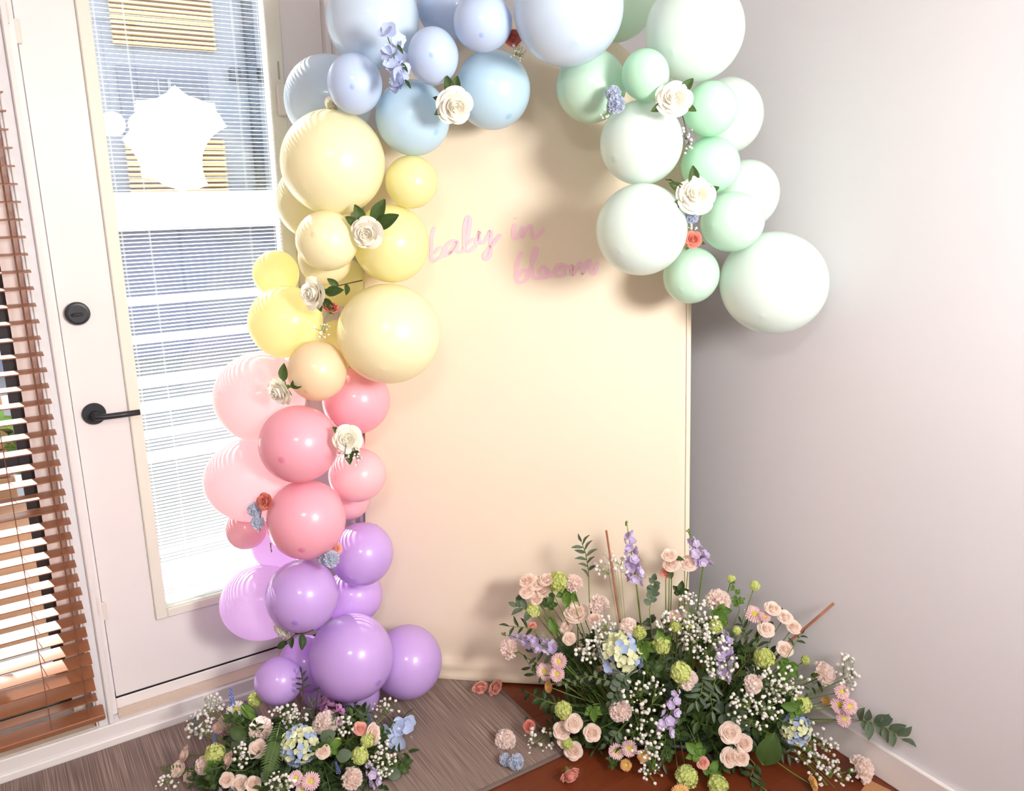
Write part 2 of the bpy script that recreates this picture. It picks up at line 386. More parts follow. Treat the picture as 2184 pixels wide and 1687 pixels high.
col = mixc(nt, nz2.outputs['Fac'], cr.outputs[0], rgb(128, 104, 96)); col = mixc(nt, .35, cr.outputs[0], col)
b = N(nt, 'ShaderNodeBsdfPrincipled', Roughness=.85); nt.links.new(col, b.inputs['Base Color'])
bp = N(nt, 'ShaderNodeBump', Strength=.5, Distance=.002); nt.links.new(nz.outputs['Fac'], bp.inputs['Height']); nt.links.new(bp.outputs[0], b.inputs['Normal'])
nt.links.new(b.outputs[0], o.inputs[0]); M['rug'] = m
rug = tag(MB().box(-2.9, -.712, -.806, -.022, .0002, .0075, bev=.002).build('rug', M['rug']), 'flat grey-brown striped rug in front of the door', 'rug')
M['rugedge'] = paint('rug_binding', rgb(112, 96, 88), .85, .15, 40)
mb = MB(); mb.box(-2.9, -.700, -.820, -.806, .0002, .0085, bev=.002); mb.box(-.712, -.700, -.806, -.022, .0002, .0085, bev=.002)
mb.build('binding', M['rugedge'], rug)

# ============================================================ OUTSIDE
M['stucco'] = paint('grey_stucco', rgb(150, 151, 160), .85, .06, 2)
M['orange'] = woodmat('orange_boards', rgb(252, 212, 148), rgb(240, 192, 124), .55, stretch=(1, 8, 8))
M['concrete'] = paint('pale_concrete', rgb(228, 226, 222), .85, .06, 2)
M['bluegrey'] = paint('blue_grey_wall', rgb(120, 122, 146), .8, .1, 2)
M['pipe'] = paint('pipe_grey', rgb(70, 74, 86), .5, .05, 5)
M['darkglass'] = paint('dark_glass', rgb(86, 90, 108), .12, .1, 1)
YF = 8.0
struct(MB().box(-8, 6, .17, 14, -.35, -.12).build('patio', paint('patio_paving', rgb(134, 133, 130), .85, .08, 2)), 'sunlit pale concrete patio outside', 'patio')
bd = tag(empty('facing_building', (0, YF, -.12)), 'grey building across the patio with orange slatted panels', 'building')
def FP(x, y): p = ony(x, y, YF); return p.x, p.z+.12
(xa, za), (xb, zb) = FP(240, 410), FP(600, 490)
MB().box(-6, 6, .0, .3, 0, 4.4).build('wall', M['stucco'], bd)
def rect(name, mat, pa, pb, y0, y1, par=bd, **k):
    (xa, za), (xb, zb) = FP(*pa), FP(*pb)
    return MB().box(min(xa, xb), max(xa, xb), y0, y1, min(za, zb), max(za, zb), **k).build(name, mat, par)
def panel(pa, pb, nb):
    (xa, za), (xb, zb) = FP(*pa), FP(*pb); z0, z1 = min(za, zb), max(za, zb)
    f_ = MB().box(xa, xb, -.05, -.0005, z0, z1).build('cladding_panel', paint('panel_back', rgb(120, 76, 46), .7), bd)
    hh = (z1-z0)/nb
    bm_ = MB().box(xa-.02, xb+.02, -.09, -.051, .012, hh-.012, bev=.008).mesh('board', False)
    for k in range(nb): put(bm_, 'board', M['orange'], f_, Matrix.Translation((0, 0, z0+k*hh)))
x_, z_ = FP(229, 105); panel((224, -60), (455, 112), 14); panel((266, 294), (484, 434), 12)
wf = rect('window', paint('window_surround', rgb(108, 112, 130), .5), (246, 140), (452, 290), -.06, -.0005)
rect('pane', M['darkglass'], (278, 168), (440, 289), -.07, -.0605, wf)
rect('mullion', M['stucco'], (335, 170), (345, 289), -.085, -.0705, wf); rect('mullion', M['stucco'], (360, 170), (366, 289), -.085, -.0705, wf)
pp = FP(520, 0); MB().tube([(pp[0], -.08, .2), (pp[0], -.08, 4.4)], .065, 12).build('downpipe', M['pipe'], bd, smooth=True)
for q in ((498, 160), (557, 160)):
    x_, z_ = FP(*q); MB().box(x_-.06, x_+.06, -.12, -.0005, z_-.07, z_+.07, bev=.01).build('wall_light', M['pipe'], bd)
# low parapet wall and dark wall below it
def FY(x, y, Y): p = ony(x, y, Y); return p.x, p.z
z1 = FY(240, 412, 6.5)[1]; z0 = FY(240, 488, 6.5)[1]
pw = tag(empty('parapet_wall', (0, 6.5, -.12)), 'blue-grey garden wall with broad white coping', 'wall')
MB().box(-5, 5, .0, .2, 0, z0+.12).build('wall', M['bluegrey'], pw)
MB().box(-5, 5, -.35, .5, z0+.12, z0+.18, bev=.01).build('coping', M['concrete'], pw)
MB().box(-5, 5, .25, .45, z0+.18, z1+.12, bev=.01).build('upstand', M['concrete'], pw)
rl = tag(empty('patio_railing', (0, 2.5, -.12)), 'white railing of horizontal bars on the patio', 'railing')
M['rail'] = paint('rail_white', rgb(244, 244, 242), .5, .02, 3)
for zz in (1.02, .80, .55, .40, .235, .10): MB().box(-4, 3, -.025, .025, zz-.022+.12, zz+.022+.12, bev=.005).build('bar', M['rail'], rl)
for xx in (-3.0, 1.6): MB().box(xx-.03, xx+.03, -.03, .03, 0, 1.20, bev=.005).build('post', M['rail'], rl)
fc = tag(empty('board_fence', (-2.9, 1.62, -.12)), 'brown board fence behind the plants outside', 'fence')
fb = MB().box(-1.0, .93, -.012, .012, 0, .118, bev=.004).mesh('board', False); M['fence'] = woodmat('fence_wood', rgb(172, 132, 100), rgb(140, 100, 72), .7)
for k in range(12): put(fb, 'board', M['fence'], fc, Matrix.Translation((0, 0, .02+k*.128)))
for x in (-.95, 0, .88): MB().box(x-.035, x+.035, .013, .083, 0, 1.6, bev=.005).build('post', M['fence'], fc)
# planter and leafy plants under the window
pl = tag(empty('planter_box', (-2.6, 1.25, -.12)), 'brown wooden planter box outside the window', 'planter')
for k in range(4): MB().box(-1.0, 1.0, -.22, .22, .002+k*.12, .118+k*.12, bev=.006).build('board', woodmat('planter_wood%d' % k, rgb(150, 110, 82), rgb(120, 84, 60), .6), pl)

# ============================================================ BACKDROP
BP = V((-.852, -.268, .0088)); BU = V((.773, -.634, 0)); BN = V((.634, .773, 0))    # foot, sideways, towards the corner
def onbd(x, y):
    d = ray(x, y); p = CAM + d*((BP-CAM).dot(BN)/d.dot(BN)); q = p-BP
    return q.dot(BU), q.z
ZS, ZT = 1.60, 2.12
def edges(z):
    zz = min(z, ZS); l = -.257+.082*zz/1.66; r = .857-.069*zz/1.66
    if z > ZS:
        k = math.sqrt(max(0, 1-((z-ZS)/(ZT-ZS))**2)); c = (l+r)/2; h = (r-l)/2*k; l, r = c-h, c+h
    return l, r
zs = [0, .008, .018, .03, .042, .054, .066, .08, .1, .13, .17, .22] + [.22+i*(ZS-.22)/24 for i in range(1, 25)] + [ZS+(ZT-ZS)*math.sin(PI/2*i/22) for i in range(1, 23)]
NU = 48; TH = .034
def front(u, z):
    l, r = edges(z); x = l+(r-l)*u
    b = .016*math.exp(-((z-.058)/.022)**2)*(.55+.45*math.cos(u*5.2+.3)) - .006*math.exp(-((z-.1)/.03)**2) + .005*math.exp(-((z-.012)/.012)**2)
    b += .0016*math.sin(x*9+z*3) + .001*math.sin(z*11-x*4)
    rim = min(1, (1-abs(2*u-1))*30); b += -.006*(1-rim)
    return V((x, -b, z))
bd_root = tag(empty('arch_backdrop', BP, Matrix.Translation(BP) @ Matrix((BU, BN, V((0, 0, 1)))).transposed().to_4x4()), 'cream fabric arch backdrop with pale pink script lettering', 'backdrop')
mb = MB(); W_ = NU+1
vs = [front(i/NU, z) for z in zs for i in range(W_)]
fs = [(j*W_+i, j*W_+i+1, (j+1)*W_+i+1, (j+1)*W_+i) for j in range(len(zs)-1) for i in range(NU)]
mb.add(vs, fs)
n_ = len(zs)
loop = [(i, 0) for i in range(W_)] + [(NU, j) for j in range(1, n_)] + [(i, n_-1) for i in range(NU-1, -1, -1)] + [(0, j) for j in range(n_-2, 0, -1)]
ring = [vs[j*W_+i] for i, j in loop]; k_ = len(ring)
vv = [p+V((0, .003, 0)) for p in ring] + [V((p.x, TH, p.z)) for p in ring]
mb.add(ring + [V((p.x, TH, p.z)) for p in ring], [(i, k_+i, k_+(i+1) % k_, (i+1) % k_) for i in range(k_)])
mb.add([V((p.x, TH, p.z)) for p in vs], [tuple(reversed(q)) for q in fs])
M['fabric'] = paint('cream_fabric', rgb(239, 225, 200), .62, .025, 2.2, spec=.35, c2=rgb(238, 219, 196))
mb.build('fabric_cover', M['fabric'], bd_root, smooth=True)
# seam along the right hand edge
sp = []
for z in [.0+.05*i for i in range(33)]:
    l, r = edges(z); sp.append((r-.012, front(.985, z).y-.0015, z))
MB().tube(sp, .0018, 6).build('seam', paint('seam_cream', rgb(250, 240, 220), .6), bd_root, smooth=True)
mb = MB(); l, r = edges(0)
for x in (l+.12, r-.12):
    mb.tube([(x, TH+.012, 1.2), (x, TH+.012, .02)], .011, 10); mb.tube([(x, TH+.012, 1.0), (x, TH+.16, .008)], .009, 8)
mb.tube([(l+.12, TH+.012, .3), (r-.12, TH+.012, .3)], .009, 8)
mb.build('stand', paint('stand_grey', rgb(190, 190, 190), .3, metal=.6), bd_root, smooth=True)
# lettering: baby in bloom
LET = {'baby': [[(927, 484), (922, 500), (920, 530), (921, 556), (931, 553), (943, 545), (946, 533), (938, 528), (924, 541)],
 [(945, 547), (957, 541), (970, 522), (974, 515), (964, 514), (953, 524), (951, 536), (959, 540), (970, 528), (976, 517), (974, 532), (980, 538), (990, 530), (999, 500), (1003, 470), (997, 463), (991, 488), (991, 525), (997, 536), (1009, 530), (1017, 518), (1010, 510), (997, 519)],
 [(1014, 520), (1021, 503), (1024, 494), (1022, 511), (1030, 518), (1041, 505), (1047, 493), (1047, 520), (1045, 545), (1036, 553), (1033, 544), (1044, 529), (1059, 511), (1068, 499)]],
 'in': [[(1098, 477), (1095, 500), (1100, 509), (1109, 500), (1115, 484), (1113, 506), (1123, 487), (1133, 482), (1134, 500), (1140, 508), (1152, 498), (1160, 486)], [(1099, 464), (1100, 467)]],
 'bloom': [[(1112, 536), (1104, 560), (1101, 590), (1106, 602), (1120, 598), (1126, 584), (1116, 576), (1105, 589)],
 [(1122, 594), (1134, 565), (1146, 535), (1140, 530), (1134, 560), (1136, 588), (1146, 594), (1158, 590), (1168, 577), (1160, 568), (1150, 578), (1154, 592), (1167, 590), (1180, 580)],
 [(1180, 580), (1196, 572), (1203, 566), (1193, 564), (1184, 574), (1187, 588), (1199, 587), (1206, 575), (1200, 566), (1214, 570), (1221, 566)],
 [(1219, 588), (1222, 566), (1221, 586), (1232, 566), (1240, 562), (1242, 584), (1252, 562), (1259, 556), (1262, 579), (1268, 583), (1276, 558)]]}
M['letter'] = paint('pale_pink_vinyl', rgb(244, 200, 212), .6, .01, 4)
def crom(P, n=6):
    out = []
    for i in range(len(P)-1):
        p0, p1, p2, p3 = P[max(i-1, 0)], P[i], P[i+1], P[min(i+2, len(P)-1)]
        for k in range(n):
            t = k/n
            out.append(tuple(.5*((2*p1[j])+(-p0[j]+p2[j])*t+(2*p0[j]-5*p1[j]+4*p2[j]-p3[j])*t*t+(-p0[j]+3*p1[j]-3*p2[j]+p3[j])*t**3) for j in (0, 1)))
    return out + [tuple(P[-1])]
for word, strokes in LET.items():
    mb = MB()
    for si, st in enumerate(strokes):
        pts = [onbd(*p) for p in crom(st)]
        pts = [V((p[0], 0, p[1])) for p in pts]; vs = []; fs = []; n = len(pts)
        for i, p in enumerate(pts):
            t = (pts[min(i+1, n-1)]-pts[max(i-1, 0)]).normalized(); s_ = V((-t.z, 0, t.x))
            hw = (.0042 + .0018*abs(t.z))*(1 if 0 < i < n-1 else .5)
            for sg in (-1, 1):
                for dy in (-.0016-si*.0002, .0015):
                    q = p+s_*hw*sg; l, r = edges(q.z); vs.append(V((q.x, front((q.x-l)/(r-l), q.z).y+dy, q.z)))
        for i in range(n-1):
            a = i*4
            fs += [(a, a+2, a+6, a+4), (a, a+4, a+5, a+1), (a+2, a+3, a+7, a+6), (a+1, a+5, a+7, a+3)]
        fs += [(0, 1, 3, 2), ((n-1)*4, (n-1)*4+2, (n-1)*4+3, (n-1)*4+1)]
        mb.add(vs, fs)
    o = mb.build('lettering', M['letter'], bd_root); o['label'] = 'pale pink script word "%s"' % word

# ============================================================ UMBRELLA LAMP (stands beside the photographer, seen mirrored in the door glass)
ul = V((-.73, -3.28, 1.925)); aim = (V((-.85, -.45, 1.5))-ul).normalized()
lamp = tag(empty('umbrella_lamp', (ul.x, ul.y, 0)), 'white photographic umbrella lamp on a black stand', 'lamp')
FM = frame(aim, V((0, 0, 1)), ul-V((ul.x, ul.y, 0)))
mb = MB(); RU = .34; G = 8
for g in range(G):
    a0, a1 = 2*PI*g/G, 2*PI*(g+1)/G
    def cano(u, v, a0=a0, a1=a1):
        rr = RU*v; e = rr*(1-.10*v*math.sin(PI*u)); a = a0+(a1-a0)*u
        zz = -.17*(v**2)*(1-.12*math.sin(PI*u)) + .17
        # chord between ribs
        x = (math.cos(a0)*(1-u)+math.cos(a1)*u)*rr*(1-.10*v*math.sin(PI*u)); y = (math.sin(a0)*(1-u)+math.sin(a1)*u)*rr*(1-.10*v*math.sin(PI*u))
        return (x, y, zz)
    mb.grid(cano, 4, 5)
M['lamp'] = emit('lit_umbrella', (1, .955, .90, 1), LAMP_GLOW)
mb.build('canopy', M['lamp'], lamp, FM, smooth=True)
ad_ = bpy.data.lights.new('umbrella_light', 'AREA'); ad_.shape = 'DISK'; ad_.size = .58; ad_.energy = LAMP_WATTS; ad_.color = (1, .982, .96); ad_.spread = math.radians(115)
ao = bpy.data.objects.new('umbrella_light', ad_); COL.objects.link(ao); ao.parent = lamp; ao.matrix_local = FM @ Matrix.Translation((0, 0, .175)) @ Matrix.Rotation(PI, 4, 'X')
mb = MB(); mb.tube([(0, 0, .17), (0, 0, -.5)], .004, 8)
for g in range(G):
    a = 2*PI*g/G; mb.tube([(RU*v*math.cos(a), RU*v*math.sin(a), .168-.17*v*v) for v in (0, .25, .5, .75, 1)], .0015, 4)
mb.build('ribs', M['black'], lamp, FM)
hb = FM @ V((0, 0, -.36))
MB().lathe([(.001, -.10), (.045, -.10), (.05, -.09), (.05, .06), (.058, .08), (.058, .10), (.001, .10)], 24, FM @ Matrix.Translation((.0, -.07, -.36))).build('lamp_head', M['black'], lamp)
foot = FM @ V((0, -.07, -.36))
mb = MB(); mb.tube([(foot.x, foot.y, foot.z-.04), (foot.x, foot.y, .35)], .011, 10); mb.tube([(foot.x, foot.y, .9), (foot.x, foot.y, .2)], .015, 10)
mb.build('pole', M['black'], lamp, smooth=True)
for k in range(3):
    a = 2*PI*k/3+.4
    MB().tube([(foot.x, foot.y, .55), (foot.x+.45*math.cos(a), foot.y+.45*math.sin(a), .012)], .009, 8).build('leg', M['black'], lamp, smooth=True)

cl = tag(empty('ceiling_fill', (-2.5, -2.9, H)), 'round white fill light added on the ceiling, unseen behind the photographer', 'fill light')  # added fill light, out of view, lifts the ambient level of the room
MB().lathe([(.001, -.001), (.33, -.001), (.34, -.02), (.34, -.05), (.315, -.055), (.001, -.056)], 40).build('base', M['trim'], cl, smooth=False)
MB().lathe([(.001, -.0565), (.31, -.0565), (.31, -.07), (.24, -.095), (.12, -.108), (.001, -.112)], 40).build('diffuser', emit('fill_diffuser', (1, .98, .965, 1), CEILING_FILL_GLOW), cl, smooth=True)
for gx, gz, lb_ in ((-.80, 2.06, 'glass globe pendant lamp by the back wall, nearer the plain wall'), (-.995, 2.06, 'glass globe pendant lamp by the back wall, nearer the window end')):
    t = tag(empty('pendant_lamp', (gx, -4.1, H)), lb_, 'pendant lamp', 'pendant lamps')
    MB().tube([(0, 0, -.001), (0, 0, gz-H+.08)], .004, 8).build('cable', M['black'], t); MB().lathe([(.001, -.02), (.05, -.02), (.05, -.001), (.001, -.001)], 20).build('canopy', M['black'], t)
    MB().lathe([(.001+.085*math.sin(PI*i/14), gz-H-.085*math.cos(PI*i/14)) for i in range(15)], 20).build('globe', emit('lit_globe', (1, .93, .82, 1), PENDANT_GLOW), t, smooth=True)
# ============================================================ BALLOONS
LT = dict(lb=((220, 237, 252), .24), b=((208, 227, 254), .22), sb=((208, 237, 254), .22), pm=((224, 247, 226), .30), wm=((236, 248, 241), .30), m=((216, 246, 226), .28), gm=((204, 247, 219), .26),
 py=((253, 246, 208), .30), y=((253, 247, 188), .34), by=((255, 250, 204), .60), pe=((254, 232, 194), .28), pp=((255, 232, 235), .68), p=((255, 188, 204), .26), lp=((255, 208, 215), .30),
 pv=((248, 226, 255), .68), v=((212, 176, 240), .22), lv=((232, 196, 251), .36))
LTM = {k: latex('latex_'+k, rgb(*c), t) for k, (c, t) in LT.items()}
LTN = {k: latex('latex_plain_'+k, rgb(*c), t, spot=False) for k, (c, t) in LT.items()}
prof = [(0.0004, 1.012), (.025, 1.011), (.05, 1.003)]
for i in range(2, 40):
    th = PI*i/44; prof.append((math.sin(th), math.cos(th)))
r_, z_ = prof[-1]
prof += [(.30, -.985), (.20, -1.04), (.13, -1.085), (.09, -1.115), (.0004, -1.12)]
BME = MB().lathe(prof, 56).mesh('balloon')
kmb = MB().lathe([(.0004, -1.10), (.07, -1.11), (.085, -1.135), (.07, -1.16), (.05, -1.17), (.065, -1.19), (.10, -1.23), (.115, -1.25), (.10, -1.255), (.0004, -1.20)], 16)
KME = kmb.mesh('knot')
NUB = dict(B3=(1027, 75), B4=(920, 117), B5=(751, 185), B8=(1085, 248), M5=(1310, 340), P2=(600, 981), P5=(644, 1173), V3=(629, 1329), V5=(807, 1457), P0=(653, 835), Y4=(668, 500), B7=(930, 282))
BAL = [
('B1', 'lb', -1.034, -0.379, 2.088, 0.1176, 0.1245, 'large light blue balloon behind the blue petal strand'),
('B2', 'b', -0.821, -0.406, 2.138, 0.0862, 0.0886, 'blue balloon tucked behind two small blue ones at the arch top'),
('B3', 'b', -0.875, -0.666, 2.055, 0.0716, 0.0673, 'small blue balloon with dark crown spot next to the coral rosebud'),
('B4', 'b', -0.969, -0.582, 1.982, 0.0628, 0.0678, 'small blue balloon with dark crown spot right of the blue petal strand'),
('B5', 'b', -1.124, -0.451, 1.921, 0.0685, 0.0736, 'small blue balloon with dark crown spot above the largest cream-yellow balloon'),
('B6', 'lb', -1.094, -0.19, 1.903, 0.1247, 0.1197, 'greyish blue balloon pressed against the door side behind others'),
('B7', 'sb', -0.957, -0.436, 1.845, 0.0994, 0.097, 'sky blue balloon below the blue petal strand, beside a white rose'),
('B8', 'sb', -0.762, -0.526, 1.917, 0.1009, 0.1021, "sky blue balloon with baby's breath on its top edge"),
('B9', 'lb', -0.718, -0.801, 2.078, 0.1329, 0.1266, 'very large light blue balloon at the arch top over the mint ones'),
('M1', 'pm', -0.402, -0.595, 2.163, 0.1104, 0.1116, 'pale green balloon peeking out behind the very large blue one'),
('M2', 'wm', -0.403, -0.906, 2.043, 0.1207, 0.1263, 'very large whitish mint balloon at the top of the mint cluster'),
('M3', 'm', -0.596, -0.74, 1.917, 0.0898, 0.0921, 'mint balloon with blue pompom flowers on its side'),
('M4', 'gm', -0.571, -0.917, 1.929, 0.0576, 0.0619, 'smallest bright mint balloon above the blue pompoms and white rose'),
('M5', 'wm', -0.531, -0.866, 1.774, 0.1042, 0.1042, 'whitish mint balloon right below the blue pompoms'),
('M6', 'gm', -0.368, -0.94, 1.857, 0.0698, 0.0664, 'bright mint balloon right of the upper white rose'),
('M7', 'wm', -0.235, -0.874, 1.848, 0.0946, 0.1006, 'whitish balloon behind the bright mint one, against the plain wall'),
('M8', 'gm', -0.328, -0.913, 1.719, 0.0779, 0.0743, 'bright mint balloon above the lower white rose'),
('M9', 'wm', -0.18, -0.908, 1.641, 0.0903, 0.0979, 'whitish balloon half hidden behind two mint ones by the wall'),
('M10', 'm', -0.304, -0.979, 1.575, 0.0854, 0.0782, 'mint balloon right of the coral rose, above the lowest white balloon'),
('M11', 'wm', -0.558, -0.908, 1.561, 0.1187, 0.114, 'large whitish mint balloon casting a shadow on the lettering end'),
('M12', 'm', -0.359, -0.894, 1.43, 0.0724, 0.0818, 'small pear-shaped mint balloon hanging lowest over the backdrop edge'),
('M13', 'wm', -0.172, -1.02, 1.408, 0.147, 0.1358, 'very large white-mint balloon at the loose end of the garland'),
('Y1', 'py', -1.155, -0.352, 1.731, 0.1402, 0.1353, 'largest cream-yellow balloon right below the blue cluster'),
('Y2', 'y', -0.963, -0.426, 1.68, 0.0713, 0.0713, 'small lemon balloon on the backdrop under the sky blue one'),
('Y3', 'py', -1.141, -0.154, 1.626, 0.1083, 0.1109, 'cream-yellow balloon half hidden behind the largest one, by the door glass'),
('Y4', 'py', -1.199, -0.387, 1.531, 0.0818, 0.0793, 'small cream balloon left of a white rose with leaves'),
('Y5', 'y', -1.011, -0.382, 1.514, 0.1057, 0.1096, 'lemon balloon right of a white rose with leaves, beside the word baby'),
('Y6', 'py', -1.162, -0.265, 1.472, 0.0752, 0.0752, 'cream balloon peeking out below the small cream one'),
('Y7', 'by', -1.247, -0.081, 1.419, 0.0677, 0.0691, 'small bright yellow balloon against the door glass'),
('Y8', 'by', -1.266, -0.196, 1.293, 0.1084, 0.1031, 'bright yellow backlit balloon above the peach balloon'),
('Y9', 'py', -1.045, -0.415, 1.268, 0.1453, 0.1387, 'very large cream-yellow balloon on the backdrop above the pink cluster'),
('Y10', 'by', -1.049, -0.082, 1.381, 0.0773, 0.0801, 'bright yellow balloon deep in the gap behind the rose twig'),
('Y11', 'by', -1.081, -0.121, 1.192, 0.0747, 0.0804, "yellow balloon deep behind the hanging baby's breath twig"),
('P0', 'pe', -1.234, -0.341, 1.172, 0.082, 0.0852, 'small peach balloon between the yellow and pink clusters'),
('P1', 'pp', -1.342, -0.136, 1.068, 0.1464, 0.1193, 'large pale pink backlit balloon with a white rose in front'),
('P2', 'p', -1.295, -0.321, 0.963, 0.1112, 0.1099, 'pink balloon with dark crown spot left of a cream rose'),
('P3', 'p', -1.084, -0.245, 1.041, 0.1012, 0.1026, 'pink balloon under the very large cream-yellow one'),
('P4', 'pp', -1.379, -0.138, 0.817, 0.1514, 0.1184, 'large pale pink backlit balloon behind the coral rose'),
('P5', 'p', -1.291, -0.325, 0.732, 0.113, 0.1163, 'pink balloon with dark crown spot above the purple cluster'),
('P6', 'lp', -1.11, -0.284, 0.819, 0.0874, 0.0803, "small light pink balloon under the cream rose and baby's breath"),
('P7', 'lp', -1.096, -0.168, 0.702, 0.0681, 0.071, 'pink balloon peeking out below the small light pink one'),
('P8', 'lp', -1.408, -0.095, 0.645, 0.0632, 0.0625, 'smallest pink balloon touching the blue pompom flowers'),
('P9', 'lp', -1.053, -0.075, 0.845, 0.0608, 0.0699, 'pink balloon hidden behind the cream rose at the backdrop edge'),
('V0', 'pv', -1.314, -0.082, 0.561, 0.08, 0.0771, 'pink-lilac balloon behind the smallest pink one'),
('V1', 'pv', -1.391, -0.146, 0.413, 0.1356, 0.1158, 'large pale lilac backlit balloon in front of the door rail'),
('V2', 'v', -1.107, -0.278, 0.553, 0.0953, 0.1025, 'purple balloon beside the blue pompoms below the pink cluster'),
('V3', 'v', -1.321, -0.323, 0.494, 0.1054, 0.1068, 'purple balloon with dark crown spot over the half hidden white rose'),
('V4', 'lv', -1.109, -0.181, 0.362, 0.1039, 0.0873, 'light purple balloon peeking out from behind, against the backdrop'),
('V5', 'v', -1.196, -0.363, 0.264, 0.1273, 0.1329, 'largest purple balloon in the bottom cluster'),
('V6', 'v', -0.999, -0.345, 0.168, 0.1098, 0.1187, 'purple balloon resting by the backdrop foot on the rug'),
('V7', 'lv', -1.291, -0.209, 0.194, 0.0835, 0.0879, 'light purple balloon behind the leafy twig at the bottom'),
('V8', 'v', -1.403, -0.288, 0.216, 0.0694, 0.0741, 'small purple balloon over the small flower arrangement'),
('V9', 'v', -1.149, -0.304, 0.078, 0.0597, 0.0729, 'small purple balloon under the largest purple one'),
('V10', 'lv', -1.246, -0.197, 0.075, 0.0618, 0.0647, 'light purple balloon low behind the thin dark twigs'),
]

for nm, kd, x, y, z, rx, ry, label in BAL:
    c = V((x, y, z)); rm = (rx+ry)/2; tc_ = (CAM-c).normalized()
    if nm in NUB:                       # crown turned to the side where its darker spot shows
        d = ray(*NUB[nm]).normalized(); o_ = CAM-c; bq = d.dot(o_); disc = bq*bq-(o_.dot(o_)-(rm*1.0)**2)
        p = CAM+d*(-bq-math.sqrt(max(disc, 0))); ax = (p-c).normalized()
    else:                               # crown points out of the garland, away from the lens
        sd_ = (CR*random.uniform(-1, 1)+CU*random.uniform(-1, .3)).normalized(); ax = (sd_*1.0 + tc_*1.0).normalized()
        if abs(ax.dot(tc_)) > .9: ax = CR
    if nm in NUB: Mx = frame(ax, CU, c, (rx, ry, rm))
    else:
        Mx = frame(ax, tc_, c, (rm*.99, rm*.99, rm*1.0))
        # stretch in the picture plane: wider or taller balloons
        A = Matrix((CR, CU, -CF)).transposed(); S = A @ Matrix.Diagonal((rx/rm, ry/rm, 1)) @ A.transposed()
        Mx = Matrix.Translation(c) @ S.to_4x4() @ Matrix.Translation(-c) @ Mx
    o = put(BME, 'balloon', (LTM if nm in NUB else LTN)[kd], None, None); o.matrix_world = Mx
    tag(o, label, 'balloon', 'balloons of the garland')
    k = put(KME, 'knot', LTN[kd], o)

# ============================================================ FLOWERS: shared shapes (unit radius, facing +z)
def wrap_petal(mb, a0, spread, rb, rt, h, curl, nu=6, nv=5, z0=-.45, ruf=0, rn=5, drop=.22, point=.0, pw=.75):
    ph = random.uniform(0, 6)
    def fn(u, v):
        q = 2*u-1; wv = .45+.55*math.sin(PI*min(1, .12+.62*v)); a = a0+q*spread*wv
        r = rb+(rt-rb)*v**pw + curl*max(0, v-.65)**2*8*(1-.45*q*q)
        z = z0+h*v - drop*h*q*q*v*v - curl*max(0, v-.75)**2*7 + point*max(0, 1-abs(q)*3)*max(0, v-.8)
        if ruf: k = ruf*v*v*math.sin(rn*q*PI+ph); r += k; z += ruf*v*v*math.cos(rn*1.3*q*PI+ph)
        return (r*math.cos(a), r*math.sin(a), z)
    return mb.grid(fn, nu, nv)
random.seed(11)
mb = MB()
for k in range(13):
    t = k/12; wrap_petal(mb, k*2.4, 1.3-.3*t, .08, .07+.45*t, 1.0-.10*t, .02+.05*t, z0=-.42, drop=.08, pw=.6)
for k in range(4): wrap_petal(mb, k*PI/2+.3, .90, .1, .64, .82, .14, z0=-.42, point=.1)
def core(u, v):
    a = 2*PI*u; r = .50*v; return (r*math.cos(a), r*math.sin(a), .36-.30*v*v+.02*math.sin(a-v*16))
mb.grid(core, 24, 9)
ROSE_BUD = mb.mesh('rose_heart')
ROSE_PET = []
for k in range(4):
    ROSE_PET.append(wrap_petal(MB(), k*PI/2+.9, .82, .1, .80, .72, .17, 7, 6, z0=-.42, point=.14).mesh('petal'))
for k in range(5):
    ROSE_PET.append(wrap_petal(MB(), k*2*PI/5+.2, .70, .1, .95, .58, .20, 7, 6, z0=-.43, point=.08).mesh('petal'))
mb = MB().lathe([(.001, -.40), (.16, -.42), (.19, -.52), (.12, -.66), (.05, -.72), (.001, -.73)], 10)
for k in range(5):
    a = k*2*PI/5; mb.grid(lambda u, v: ((.14+.62*v)*math.cos(a+(u-.5)*.7*(1-v)), (.14+.62*v)*math.sin(a+(u-.5)*.7*(1-v)), -.46-.12*v+.1*v*v), 2, 4)
CALYX = mb.mesh('calyx')
def fan(mb, d, roll, w, ruf, L=1.0):
    d = V(d).normalized(); e = d.cross(V((.31, .22, .93)))
    e = e.normalized() if e.length > .05 else V((1, 0, 0)); g = d.cross(e); e, g = e*math.cos(roll)+g*math.sin(roll), g*math.cos(roll)-e*math.sin(roll); ph = random.uniform(0, 6)
    def fn(u, v):
        q = 2*u-1; r = .22+(L-.22)*v-.10*q*q*v
        p = d*r + e*(q*w*(.25+.75*v)) + g*(ruf*v*v*math.sin(q*6.5+ph)+.10*q*q*v) + d*(ruf*.45*v*v*math.sin(q*11+ph))
        return tuple(V((p.x, p.y, p.z-.12)))
    mb.grid(fn, 9, 4)
mb = MB()
for k in range(58):
    cz = 1-1.28*(k+.5)/58; rr = math.sqrt(max(0, 1-cz*cz)); an = k*2.39996
    fan(mb, (rr*math.cos(an), rr*math.sin(an), cz*.82+.05), random.uniform(0, PI), .34, .085, random.uniform(.88, 1.04))
mb.lathe([(.001, -.5), (.35, -.4), (.62, -.1), (.60, .2), (.4, .46), (.001, .56)], 14)
CARN = mb.mesh('bloom')
mb = MB().lathe([(.001, -.30), (.20, -.32), (.24, -.6), (.17, -.95), (.06, -1.05), (.001, -1.06)], 10); CARN_CAL = mb.mesh('calyx')
